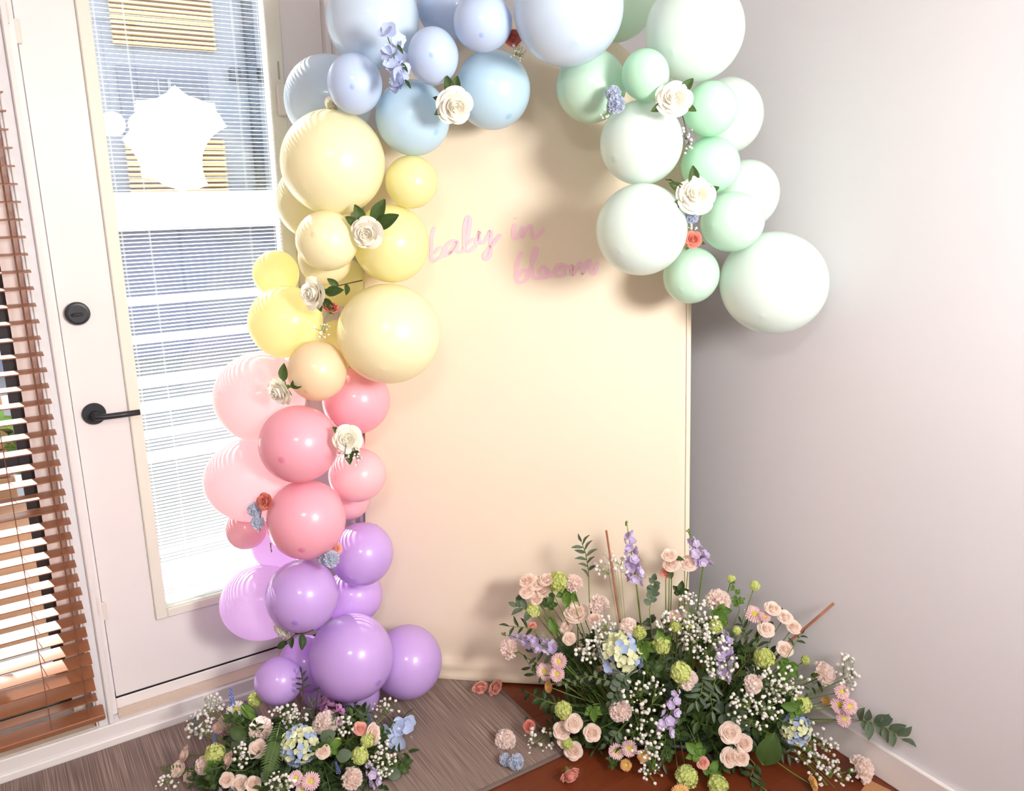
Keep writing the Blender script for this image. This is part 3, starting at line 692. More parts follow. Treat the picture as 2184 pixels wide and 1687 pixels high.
def ray_petal(mb, a, L, el, w, z0, r0=.22):
    def fn(u, v):
        q = 2*u-1; r = r0+(L-r0)*v; ww = w*(.45+.75*v-.55*max(0, v-.75)*4*abs(q)**1)
        return (r*math.cos(a)-q*ww*math.sin(a), r*math.sin(a)+q*ww*math.cos(a), z0+el*math.sin(v*1.5)+.05*q*q)
    mb.grid(fn, 2, 4)
mb = MB()
for ring, (n, L, el, z0) in enumerate(((24, 1.0, .05, -.10), (22, .92, .16, -.06), (18, .76, .26, -.02), (14, .58, .30, .02))):
    for k in range(n): ray_petal(mb, 2*PI*(k+.5*ring)/n+random.uniform(-.05, .05), L*random.uniform(.93, 1.04), el, .085, z0)
CHRYS = mb.mesh('ray_petals')
mb = MB()
for k in range(70):
    r = .36*math.sqrt((k+.5)/70); a = k*2.39996; zz = .16-.5*r*r
    mb.add([(r*math.cos(a)+.03*math.cos(b), r*math.sin(a)+.03*math.sin(b), zz-.03) for b in (0, 1.57, 3.14, 4.71)] + [(r*math.cos(a)*1.05, r*math.sin(a)*1.05, zz+.06)], [(0, 1, 4), (1, 2, 4), (2, 3, 4), (3, 0, 4)])
mb.lathe([(.36, -.02), (.34, .06), (.2, .12), (.001, .14)], 16); CHRYS_DISC = mb.mesh('disc')
mb = MB().lathe([(.001, -.12), (.30, -.13), (.26, -.25), (.08, -.32), (.001, -.33)], 12); CHRYS_CAL = mb.mesh('calyx')
def floret(mb, M_, n=4, w=.62, cup=.25, r=1):
    for k in range(n):
        a = 2*PI*k/n
        def fn(u, v):
            q = 2*u-1; ww = w*math.sin(PI*(.12+.76*v)); x = r*v; y = q*ww*r; z = cup*v*v+.12*q*q*v
            return (x*math.cos(a)-y*math.sin(a), x*math.sin(a)+y*math.cos(a), z)
        mb.grid(fn, 2, 3, M_)
def fib(n): 
    for k in range(n):
        z = 1-2*(k+.5)/n; r = math.sqrt(1-z*z); a = k*2.39996; yield V((r*math.cos(a), r*math.sin(a), z))
mb = MB()
for d in fib(100): floret(mb, frame(d+jit(.3), V((.1, .3, 1)), d*random.uniform(.70, .93), .24, random.uniform(0, 6)), 5, .5, .35)
VIB = mb.mesh('floret_ball')
mb = MB(); floret(mb, None, 4, .62, .22); FLORET4 = mb.mesh('floret')
mb = MB(); floret(mb, None, 5, .55, .30); floret(mb, frame((.1, .05, 1), loc=(0, 0, .12), s=.62, roll=.6), 5, .6, .6); FLORET5 = mb.mesh('floret')
mb = MB()
for k in range(40):
    t = k/39; a = k*2.4; r = .34*(1-t*.72); c = V((r*math.cos(a), r*math.sin(a), -1+2*t)); s_ = .13*(1-.45*t)
    mb.lathe([(.001, -1), (.8, -.6), (1, 0), (.75, .7), (.001, .95)], 6, frame((math.cos(a), math.sin(a), -.5), loc=c, s=s_))
MUSC = mb.mesh('bells')
def leafmesh(w, n=7, fold=.10, bend=.18, tip=1.0):
    mb = MB()
    def fn(u, v):
        q = 2*u-1; ww = w*.5*math.sin(PI*(.02+.96*v**.85))**(.85*tip); return (q*ww, v, bend*math.sin(PI*v*.8)-fold*(1-abs(q)) + .02*math.sin(9*v+3*q))
    mb.grid(fn, 4, n); return mb.mesh('leaf')
LEAF = {'narrow': leafmesh(.30), 'oval': leafmesh(.52), 'round': leafmesh(.82, tip=.7), 'broad': leafmesh(.70, bend=.25)}
mb = MB()
for k, (a, L, w) in enumerate(((0, 1, .42), (.95, .72, .36), (-.95, .72, .36), (1.9, .48, .34), (-1.9, .48, .34))):
    mb.grid(lambda u, v: ((L*v*.9)*math.sin(a)+(2*u-1)*w*.55*math.sin(PI*(.1+.88*v))*math.cos(a), .25+(L*v*.78)*math.cos(a)-(2*u-1)*w*.55*math.sin(PI*(.1+.88*v))*math.sin(a), .06*math.sin(6*v+k)+.002*k-.08*(1-abs(2*u-1))), 4, 5)
LEAF['lobed'] = mb.mesh('leaf')
ico = []
def lump(mb, c, r):
    base = [V((0, 0, 1)), V((0, 0, -1))] + [V((math.cos(a), math.sin(a), z)).normalized() for z, o_ in ((.5, 0), (-.45, .6)) for a in [o_+i*2*PI/5 for i in range(5)]]
    vs = [c + d*r*random.uniform(.88, 1.12) for d in base]
    fs = [(0, 2+i, 2+(i+1) % 5) for i in range(5)] + [(1, 7+(i+1) % 5, 7+i) for i in range(5)] + [(2+i, 7+i, 2+(i+1) % 5) for i in range(5)] + [(2+(i+1) % 5, 7+i, 7+(i+1) % 5) for i in range(5)]
    mb.add(vs, fs)

P = {}
P['peach'] = soft('peach_petal', rgb(255, 229, 213), .36, .6, .05, rgb(255, 240, 229))
P['coral'] = soft('coral_petal', rgb(226, 128, 112), .2, .6, .12, rgb(234, 150, 132))
P['pink'] = soft('pink_petal', rgb(246, 182, 166), .34, .6, .08, rgb(246, 186, 172))
P['ivory'] = soft('ivory_petal', rgb(250, 244, 222), .25, .6, .03, rgb(255, 252, 244))
P['blush'] = soft('blush_carnation', rgb(255, 236, 227), .45, .65, .03, rgb(255, 244, 238))
P['mum'] = soft('mum_pink', rgb(244, 200, 208), .28, .6, .06, rgb(252, 226, 224))
P['mumo'] = soft('mum_orange', rgb(232, 172, 104), .22, .6, .08, rgb(240, 196, 136))
P['mumw'] = soft('mum_white', rgb(250, 246, 236), .25, .6, .03)
P['disc'] = soft('mum_disc', rgb(214, 204, 60), .1, .7, .12, rgb(226, 214, 96))
P['vib'] = soft('green_floret', rgb(220, 229, 132), .45, .6, .12, rgb(238, 244, 172))
P['lav'] = soft('lavender_floret', rgb(212, 188, 238), .38, .6, .12, rgb(240, 230, 250))
P['mauve'] = soft('mauve_floret', rgb(204, 150, 190), .25, .6, .12)
P['hblue'] = soft('hydrangea_blue', rgb(164, 186, 226), .22, .6, .10, rgb(190, 204, 234))
P['hcream'] = soft('hydrangea_cream', rgb(222, 226, 168), .22, .6, .10, rgb(232, 234, 198))
P['fblue'] = soft('fabric_blue', rgb(190, 206, 242), .22, .65, .08, rgb(214, 224, 250))
P['pom'] = soft('pompom_blue', rgb(212, 222, 243), .45, .7, .12, rgb(230, 236, 248))
P['musc'] = soft('muscari_blue', rgb(120, 134, 196), .15, .5, .2)
P['gyp'] = soft('gypsophila_white', rgb(246, 242, 234), .25, .7, .04)
P['stem'] = soft('stem_green', rgb(112, 134, 62), .08, .55, .15)
P['twig'] = soft('twig_brown', rgb(92, 62, 48), .05, .7, .2)
P['leaf'] = soft('leaf_green', rgb(62, 84, 42), .22, .5, .25, rgb(84, 108, 54))
P['bright'] = soft('leaf_bright', rgb(100, 134, 58), .28, .5, .2)
P['euc'] = soft('leaf_eucalyptus', rgb(82, 100, 80), .15, .55, .2, rgb(112, 128, 104))
P['dk'] = soft('leaf_dark', rgb(46, 64, 34), .15, .5, .25, rgb(64, 86, 46))
P['sepal'] = soft('sepal_green', rgb(108, 138, 58), .15, .6, .15)

def stemto(mb, a, b, bend=None, r=.0016):
    a, b = V(a), V(b); mid = bend if bend is not None else (a+b)/2
    mb.tube(bez(a, mid, b, 7), r, 5)
ALLF = []
CATN = dict(rose='rose', carn='carnation', mum='chrysanthemum', vib='viburnum', hyd='hydrangea', stock='stock flower', musc='grape hyacinth', pom='pompom flower')
def flower(kind, loc, face, r, col, label, root=None, fold=1.0, roll=None, name=None, leaves=0, leafkind='oval', leafmat='leaf', group=None):
    """one flower: an empty at the bloom that carries bloom, calyx, stem and leaves"""
    loc = V(loc); face = V(face).normalized(); roll = random.uniform(0, 6) if roll is None else roll
    t = tag(empty(name or {'rose': 'rose', 'carn': 'carnation', 'mum': 'chrysanthemum', 'vib': 'viburnum', 'hyd': 'hydrangea', 'musc': 'grape_hyacinth', 'pom': 'pompom_flower'}[kind], loc), label, CATN[kind], group)
    A = frame(face, V((.05, .02, 1)), None, (r, r, r*fold), roll); cal = -.7
    if kind == 'rose':
        put(ROSE_BUD, 'rose_heart', P[col], t, A)
        for me in ROSE_PET: put(me, 'petal', P[col], t, A)
        put(CALYX, 'calyx', P['sepal'], t, A)
    elif kind in ('carn', 'pom'):
        put(CARN, 'bloom', P[col], t, A); cal = -1.02
        put(CARN_CAL, 'calyx', P['sepal'], t, A)
    elif kind == 'mum':
        put(CHRYS, 'ray_petals', P[col], t, A); put(CHRYS_DISC, 'disc', P['disc'], t, A); put(CHRYS_CAL, 'calyx', P['sepal'], t, A); cal = -.3
    elif kind == 'vib': put(VIB, 'floret_ball', P[col], t, A); cal = -.8
    elif kind == 'musc': put(MUSC, 'bells', P['musc'], t, A); cal = -.95
    elif kind == 'hyd':
        for d in fib(120):
            q = d.copy()
            if q.dot(V((0, 0, 1))) < -.5: continue
            mt = P['hcream'] if random.random() < .42+.3*q.z else P['hblue']
            if col == 'blue': mt = P['hblue'] if random.random() < .6 else P['hcream']
            put(FLORET4, 'floret', mt, t, A @ frame(d+jit(.45), V((.2, .1, 1)), d*random.uniform(.80, .95), .20*random.uniform(.85, 1.15), random.uniform(0, 6)))
        cal = -.6
    if root is not None:
        b = V(root)-loc; a = face*(cal*r); mb = MB(); stemto(mb, a, b, a*2.2+b*.35+V((0, 0, -.01)), .0016 if kind != 'hyd' else .0028)
        mb.build('stem', P['stem'], t, smooth=True)
    for k in range(leaves):
        an = random.uniform(0, 2*PI) if leaves > 1 else -2.0
        d = (A.to_3x3() @ V((math.cos(an), math.sin(an), -.15))).normalized()
        put(LEAF[leafkind], 'leaf', P[leafmat], t, frame(face+d*.2, d, d*r*.55-face*r*.45, r*random.uniform(1.0, 1.5)) if True else None)
    return t
def orient_leaf(base, d, nrm, L):
    """leaf lying along d with its upper side towards nrm"""
    y = V(d).normalized(); x = y.cross(V(nrm))
    if x.length < 1e-3: x = y.cross(V((.3, .5, .8)))
    x.normalize(); z = x.cross(y); Mx = Matrix((x*L, y*L, z*L)).transposed().to_4x4(); Mx.translation = V(base); return Mx
def sprig(name, pts, n, L, kind, mat, label, cat='foliage', group=None, stemmat='stem', r=.0014, spread=.9, tipleaf=True, start=.25, pair=False):
    """branch along pts with n single leaves"""
    o0 = V(pts[0]); t = tag(empty(name, o0), label, cat, group)
    mb = MB(); q = [V(p)-o0 for p in pts]; mb.tube(q, [r*1.3]+[r]*(len(q)-2)+[r*.6], 5); mb.build('stem', P[stemmat], t, smooth=True)
    tot = len(q)-1
    for k in range(n):
        f_ = start+(1-start)*(k+.5)/n; s_ = f_*tot; i = min(int(s_), tot-1); b = q[i].lerp(q[i+1], s_-i); ax = (q[i+1]-q[i]).normalized()
        sv = ax.cross((CAM-o0).normalized()).normalized()*(1 if k % 2 else -1)
        d = (ax*.55+sv*spread+jit(.35)).normalized()
        if tipleaf and k == n-1: d = ax
        put(LEAF[kind], 'leaf', P[mat], t, orient_leaf(b, d, (CAM-o0).normalized()+jit(.6)+V((0, 0, .4)), L*random.uniform(.75, 1.1)*(1-.25*(f_-start))))
    return t
def gyp(center, rad, n, root, label, br=.0034, group=None, stemmat='stem', ax=None):
    """baby's breath: forked stems and a haze of small round blossoms"""
    c = V(center); rt = V(root); t = tag(empty('babys_breath', rt), label, "baby's breath", group)
    st, bl = MB(), MB(); hub = [c-rt+V((random.uniform(-1, 1)*rad[0]*.4, random.uniform(-1, 1)*rad[0]*.4, random.uniform(-.9, .1)*rad[1]*.6)) for _ in range(max(2, n//7))]
    for h in hub: st.tube(bez((0, 0, 0), h*.5+V((0, 0, .02)), h, 5), .0007, 4)
    for k in range(n):
        d = jit(1)
        while d.length > 1: d = jit(1)
        p = c-rt + CR*d.x*rad[0] + CU*d.y*rad[1] - CF*d.z*min(rad)*.7
        h = min(hub, key=lambda q: (q-p).length); st.tube(bez(h, (h+p)/2+jit(.006), p, 4), .0005, 3, caps=False)
        rr = br*random.choice((.6, .85, 1, 1, 1.15)); lump(bl, p, rr*.92)
        lump(bl, p+jit(rr*.35), rr*.7)
    o = st.build('stems', P[stemmat], t); o['kind'] = 'stuff'
    o = bl.build('blossoms', P['gyp'], t, smooth=True); o['kind'] = 'stuff'
    return t
def stock(p0, p1, n, fr, root, label, col='lav', group=None, tipbuds=True):
    n = int(n*1.35); fr *= .92
    """flower spike: florets all round the stem from p0 (tip) to p1"""
    p0, p1, rt = V(p0), V(p1), V(root); t = tag(empty('stock_flower', rt), label, 'stock flower', group)
    mb = MB(); mb.tube([V((0, 0, 0))]+[p1-rt]+[(p1-rt).lerp(p0-rt, k/3) for k in (1, 2, 3)], [.0026, .0024, .002, .0015, .001], 6); mb.build('stem', P['stem'], t, smooth=True)
    ax = (p0-p1).normalized(); e1 = ax.cross((CAM-p0).normalized()).normalized(); e2 = e1.cross(ax)
    for k in range(n):
        f_ = k/max(1, n-1); a = k*2.4; s_ = fr*(1-.45*(1-f_)**2*1.0) if False else fr*(1-.55*(1-f_)**2)
        d = (e1*math.cos(a)+e2*math.sin(a)); b = p0.lerp(p1, .08+.92*f_)-rt+d*s_*random.uniform(.5, 1.15)+ax*random.uniform(-.006, .006)
        put(FLORET5, 'floret', P[col], t, frame(d+ax*.25+jit(.55), ax, b, s_*random.uniform(.85, 1.1), random.uniform(0, 6)))
    if tipbuds:
        bm_ = MB()
        for k in range(6): lump(bm_, p0-rt+ax*(.004+.003*k)+jit(.003), .0035)
        bm_.build('buds', P['sepal'], t)
    return t
def fern(pts, L, label, n=18, group=None):
    o0 = V(pts[0]); t = tag(empty('fern_frond', o0), label, 'fern', group); q = [V(p)-o0 for p in pts]
    MB().tube(q, .0012, 5).build('stem', P['stem'], t, smooth=True); mb = MB(); tot = len(q)-1
    for k in range(n*2):
        f_ = (k//2+.5)/n; s_ = f_*tot; i = min(int(s_), tot-1); b = q[i].lerp(q[i+1], s_-i); ax = (q[i+1]-q[i]).normalized()
        sv = ax.cross((CAM-o0).normalized()).normalized()*(1 if k % 2 else -1); d = (ax*.55+sv).normalized(); l = L*math.sin(PI*(.12+.83*f_)); e = ax*.10*l*2
        nn = d.cross(ax).normalized()*.003
        mb.add([b-e*.5, b+d*l*.5-e*.6+nn, b+d*l, b+d*l*.5+e*.6+nn, b+e*.5], [(0, 1, 2, 3, 4)])
    o = mb.build('leaflets', P['leaf'], t); o['kind'] = 'stuff'
    return t

# ============================================================ FLOWER ARRANGEMENTS
class Mound:
    def __init__(s, c, e1, e2, a, b, h): s.c = V(c); s.e = (V(e1).normalized(), V(e2).normalized(), V((0, 0, 1))); s.r = (a, b, h)
    def loc(s, p): q = V(p)-s.c; return V([q.dot(e)/r for e, r in zip(s.e, s.r)])
    def nrm(s, p): q = s.loc(p); return (s.e[0]*q.x/s.r[0]+s.e[1]*q.y/s.r[1]+s.e[2]*q.z/s.r[2]).normalized()
    def hit(s, x, y, k=1.0):
        d = ray(x, y).normalized(); o = s.loc(CAM)/k; dd = V([d.dot(e)/r/k for e, r in zip(s.e, s.r)])
        A = dd.dot(dd); B = o.dot(dd); Cc = o.dot(o)-1; D = B*B-A*Cc
        return CAM+d*((-B-math.sqrt(D))/A if D > 0 else -B/A)
F0 = V((CF.x, CF.y, 0)).normalized(); R0 = V((CR.x, CR.y, 0)).normalized()
MR = Mound((-.385, -.925, .03), BU, BN, .47, .19, .42)
ML = Mound((-1.40, -.44, .02), R0, F0, .30, .18, .165)
def place(x, y, md, r, push=0.0, zmin=None):
    d = ray(x, y).normalized(); p = md.hit(x, y)+d*push
    zm = r*.75 if zmin is None else zmin
    if p.z < zm: p = onz(x, y, zm)
    for _ in range(200):
        bad = p.x > -(r*.9+.018) or p.y > -(r*.9+.022) or ((p-BP).dot(BN) > -(r*.9+.012) and edges(p.z)[0]-.03 < (p-BP).dot(BU) < edges(p.z)[1]+.03)
        if not bad: break
        p = p-d*.006
    return p
def pxr(p, px): return px*(p-CAM).dot(CF)/FPX
def facing(p, md, rx, ry, x, y):
    to = (CAM-p).normalized(); out = md.nrm(p); f_ = to*.75+out*.45+V((0, 0, .15))
    if rx < ry*.74: f_ = CR*(1 if (p-md.c).dot(CR) > 0 else -1)*.9+to*.5+V((0, 0, .1))
    elif ry < rx*.74: f_ = V((0, 0, 1))*.85+to*.55
    return (f_+jit(.12)).normalized()
FL = """
R rose peach 1125 1238 17 17|outermost upper bloom of the loose cluster on the backdrop
R rose peach 1144 1244 17 17|middle bloom of the loose cluster over the cream backdrop
R rose peach 1165 1236 16 14|in the loose cluster, touching the tall viburnum head
R rose peach 1124 1262 16 14|outermost lower bloom of the loose cluster on the backdrop
R rose peach 1158 1260 15 17|in the loose cluster, half under the viburnum head
R rose peach 1144 1277 14 13|lowest bloom of the loose cluster over the backdrop
R vib vib 1189 1241 19 24|between peach roses and a blush carnation on the backdrop side
R carn blush 1223 1244 22 20|beside the tall lime green viburnum head
R vib vib 1136 1300 12 22|hanging sideways below the loose rose cluster
R carn blush 1277 1289 24 21|over the peach rose at the thin brown stick
R rose peach 1229 1308 25 16|lying wide open below the lime leaf
R rose peach 1269 1320 15 13|just under a blush carnation near the thin stick
R rose peach 1207 1338 13 14|standing as a higher small bud above the lavender stock
R rose peach 1214 1362 12 14|standing as a lower small bud above the lavender stock
R rose pink 1134 1336 11 10|tucked behind narrow dark leaves at the backdrop
R carn blush 1086 1384 12 24|turned sideways at the outer tip of the floor arrangement
R carn blush 1340 1338 22 17|right behind the large blue and green hydrangea
R vib vib 1364 1349 15 15|touching the top of the large hydrangea
R hyd cream 1324 1393 44 54|standing large in the middle of the floor arrangement
R vib vib 1411 1376 20 19|dark green and hanging right of the large hydrangea
R mum mum 1192 1410 18 17|topmost of the trio left of the large hydrangea
R mum mum 1161 1432 17 19|farthest from the hydrangea in the trio beside it
R mum mum 1188 1438 17 16|lowest of the trio left of the large hydrangea
R mum mumo 1170 1465 8 13|seen from behind under the chrysanthemum trio
R rose peach 1428 1184 16 14|upper of the stacked pair at the backdrop edge
R rose peach 1432 1204 17 15|lower of the stacked pair at the backdrop edge
R rose pink 1420 1222 11 13|drooping below the pair of pale roses
R rose peach 1469 1202 18 16|under the lavender stock at the backdrop edge
R carn blush 1532 1281 29 21|standing tall in front of the plain wall
R vib vib 1560 1235 9 9|as a small knob on the straight thin twig
R vib vib 1610 1249 11 11|as a small knob on the slanting thin twig
R mum mum 1437 1316 16 16|at the left rim of the big white cloud of tiny blossoms
R vib vib 1441 1336 13 13|directly below a pink chrysanthemum by the white cloud
R vib vib 1470 1331 10 11|half inside the big white cloud of tiny blossoms
R vib vib 1526 1336 16 15|right of the big white cloud of tiny blossoms
R mum mum 1608 1310 21 17|larger of the pair behind the four roses
R mum mum 1631 1315 13 13|smaller of the pair behind the four roses
R rose peach 1648 1298 17 16|topmost of the four by the slanting stick
R rose peach 1674 1316 16 17|second highest of the four by the slanting stick
R rose peach 1693 1337 14 16|touching the slanting stick, beside the plain wall
R rose peach 1634 1342 18 17|lowest and widest open of the four by the stick
R rose peach 1674 1384 14 17|alone at the foot of the thick slanting stick
R vib vib 1572 1345 9 10|small and pale beside the lavender stock in the middle
R vib vib 1630 1403 23 21|large and lime coloured below the rose row
R vib vib 1452 1434 23 22|over a blush carnation in the middle of the floor arrangement
R carn blush 1466 1450 24 22|half covered by a lime viburnum head
R carn blush 1606 1459 20 22|pale and veiled by tiny white blossoms
R vib vib 1718 1408 9 11|as a lone knob by the plain wall
R carn blush 1757 1436 19 28|leaning towards the plain wall
R mum mum 1796 1475 17 15|topmost of the dense bunch against the wall skirting
R mum mum 1790 1503 19 19|largest, central in the dense bunch against the skirting
R mum mum 1813 1507 13 17|half hidden, wall side of the dense bunch at the skirting
R mum mum 1800 1534 17 15|lowest of the dense bunch against the wall skirting
R mum mumo 1762 1495 11 12|small and yellowish beside the dense pink bunch
R vib vib 1711 1502 21 18|above the small bluish hydrangea
R hyd blue 1696 1556 30 38|small and half faded, beside the big glossy leaf
R rose peach 1557 1563 21 22|highest and largest of the low cluster by the glossy leaf
R rose peach 1586 1585 17 18|next to the glossy leaf in the low cluster
R rose peach 1557 1615 20 20|lowest full bloom in the cluster by the glossy leaf
R rose peach 1581 1617 14 16|half covered bloom in the low cluster by the leaf
R carn blush 1838 1640 21 31|lying at the foot of the wall skirting
R vib vib 1465 1657 25 24|over the wood floor, the larger of two low ones
R vib vib 1531 1675 23 20|over the wood floor, the smaller of two low ones
R rose pink 1499 1627 13 13|small and shaded above two low lime viburnum heads
R mum mumo 1452 1690 20 14|lowest by the wood floor under a lime viburnum
R mum mumo 1734 1671 9 18|turned sideways among low white blossoms
R vib vib 1201 1514 22 16|above the rose cluster at the rug corner
R rose peach 1223 1542 18 19|topmost of the cluster over the rug corner
R rose peach 1198 1558 15 18|overhanging the rug in the rug corner cluster
R rose peach 1263 1563 18 17|standing apart beside the rug corner cluster
R rose peach 1223 1601 19 18|lowest of the cluster over the rug corner
R rose peach 1203 1581 14 14|half hidden behind the small viburnum at the rug corner
R vib vib 1210 1586 13 12|small, inside the rose cluster at the rug corner
R carn blush 1322 1516 25 26|below the large hydrangea
R carn blush 1077 1578 18 24|lying on the rug beside blue pompoms
R rose coral 1129 1549 13 11|as a closed bud lying at the rug edge
R mum mum 1315 1602 15 18|smaller of the low pair over the wood floor
R mum mum 1342 1596 18 18|larger of the low pair over the wood floor
R mum mumo 1371 1612 12 13|shaded, right of the low pair over the wood floor
R mum mumo 1335 1632 13 10|seen from behind under the low chrysanthemum pair
L rose peach 394 1610 12 19|highest of the outer trio on the striped rug
L rose peach 379 1640 14 16|outermost of the trio on the striped rug
L rose peach 404 1659 12 14|lowest of the outer trio on the striped rug
L rose peach 487 1622 14 19|beside the lime viburnum of the small arrangement
L rose peach 550 1597 16 19|left of the round hydrangea beside the fern
L rose peach 484 1663 15 15|nearest the door in the front row of three
L rose peach 511 1671 15 17|in the middle of the front row of three
L rose peach 540 1673 15 16|nearest the fern in the front row of three
L rose peach 689 1603 15 15|touching the right side of the round hydrangea
L rose pink 768 1554 13 15|orange-tinted, below the grape hyacinth at the balloons
L rose peach 795 1566 11 22|seen from the side by the blue fabric petals
L carn blush 556 1553 27 20|under the small purple balloon
L carn blush 695 1541 29 19|under the largest purple balloon
L carn blush 751 1660 17 26|low and upright at the rug side of the small arrangement
L carn blush 435 1632 10 22|seen from the side next to the lime viburnum
L vib vib 459 1609 20 25|full and lime coloured in the small arrangement
L vib vib 783 1579 13 17|upper of the pair beside the blue fabric petals
L vib vib 767 1612 18 20|lower of the pair beside the blue fabric petals
L vib vib 719 1582 9 9|tiny and pale, right of the round hydrangea
L vib vib 545 1492 15 16|right under the small purple balloon, half in shade
L hyd cream 639 1589 43 40|round, in the middle of the small arrangement
L mum mumw 503 1513 21 10|white and sunlit at the top of the small arrangement
L mum mum 481 1537 18 17|pink, right below the white sunlit one
L mum mum 466 1552 15 15|mauve, half hidden under the pink one by the door
L mum mum 631 1659 14 16|smallest of the front trio below the round hydrangea
L mum mum 663 1666 20 19|largest of the front trio below the round hydrangea
L mum mum 646 1683 16 14|lowest of the front trio below the round hydrangea
L musc musc 494 1487 12 24|standing up at the door side of the small arrangement
L musc musc 417 1546 11 15|peeping out over the striped rug
L musc musc 457 1575 10 13|under the mauve chrysanthemum
L musc musc 787 1530 13 16|below the lowest purple balloon
L musc musc 719 1637 9 16|low between hydrangea and upright carnation
"""
DESC = dict(rose={'peach': 'pale peach spray rose', 'pink': 'salmon pink rosebud', 'coral': 'coral rosebud'}, carn={'blush': 'blush pink ruffled carnation'}, vib={'vib': 'lime green viburnum ball'}, hyd={'cream': 'blue and cream-green hydrangea head', 'blue': 'bluish hydrangea head'},
 mum={'mum': 'pink chrysanthemum with yellow eye', 'mumo': 'orange-yellow chrysanthemum', 'mumw': 'chrysanthemum'}, musc={'musc': 'blue grape hyacinth'})
random.seed(5)
for ln in FL.strip().split('\n'):
    a, ctx = ln.split('|'); sd_, kind, col, x, y, rx, ry = a.split(); x, y, rx, ry = map(float, (x, y, rx, ry)); md = MR if sd_ == 'R' else ML
    rp = max(rx, ry) if kind in ('rose', 'carn', 'mum') else (rx+ry)/2
    p0 = md.hit(x, y); r = pxr(p0, rp); push = {'vib': 0, 'hyd': r*.25}.get(kind, random.uniform(-.012, .012))
    p = place(x, y, md, r, push); r = pxr(p, rp)
    fc = facing(p, md, rx, ry, x, y) if kind not in ('musc',) else (V((0, 0, 1))+jit(.15))
    if kind in ('vib', 'hyd'): fc = ((CAM-p).normalized()*.7+md.nrm(p)*.5)
    rt = md.c+md.e[0]*(md.loc(p).x*md.r[0]*.45)+md.e[1]*random.uniform(-.04, .06)+V((0, 0, .03+random.uniform(0, .03)))
    lying = 'lying' in ctx
    if lying: rt = p-fc*.09-CF*.02; rt.z = .016
    label = DESC[kind][col]+' '+ctx
    if ctx.startswith('blue') or len(label.split()) > 16: label = ' '.join(label.split()[:16])
    # a flower seen elongated that is not turned: squeeze along its axis only a little
    flower(kind, p, fc, r*({'vib': 1.0, 'hyd': 1.0, 'carn': .95, 'rose': .97}.get(kind, 1)), col, label, rt, fold={'rose': 1.0, 'carn': 1.0, 'musc': 1.3}.get(kind, 1), leaves=1 if kind == 'rose' and random.random() < .5 else 0)

# lavender stock spikes
def at(x, y, md, r=.02, push=0): return place(x, y, md, r, push)
for a, b, n, fr, lab, col, md in (
    ((1338, 1124), (1357, 1243), 17, .021, 'tall lavender stock spike standing against the cream backdrop', 'lav', MR),
    ((1472, 1143), (1500, 1206), 11, .019, 'lavender stock spike beside the backdrop edge and plain wall', 'lav', MR),
    ((1082, 1354), (1178, 1383), 15, .018, 'lavender stock spike lying sideways over the cream backdrop', 'lav', MR),
    ((1548, 1340), (1543, 1440), 17, .020, 'lavender stock spike in the middle of the white blossom haze', 'lav', MR),
    ((1446, 1468), (1418, 1560), 14, .020, 'lavender stock spike hanging low over the wood floor', 'lav', MR),
    ((448, 1690), (492, 1676), 7, .015, 'lavender stock tip under the front row of peach roses', 'lav', ML),
    ((690, 1490), (714, 1528), 13, .022, 'mauve stock cluster right under the largest purple balloon', 'mauve', ML),
    ((780, 1622), (806, 1672), 10, .015, 'lavender stock tip above the rug beside lime viburnum', 'lav', ML)):
    pa, pb = at(*a, md), at(*b, md)
    rt = md.c+md.e[0]*md.loc(pb).x*md.r[0]*.5+V((0, 0, .04))
    stock(pa, pb, n, fr, rt, lab, col, 'lavender stock spikes')

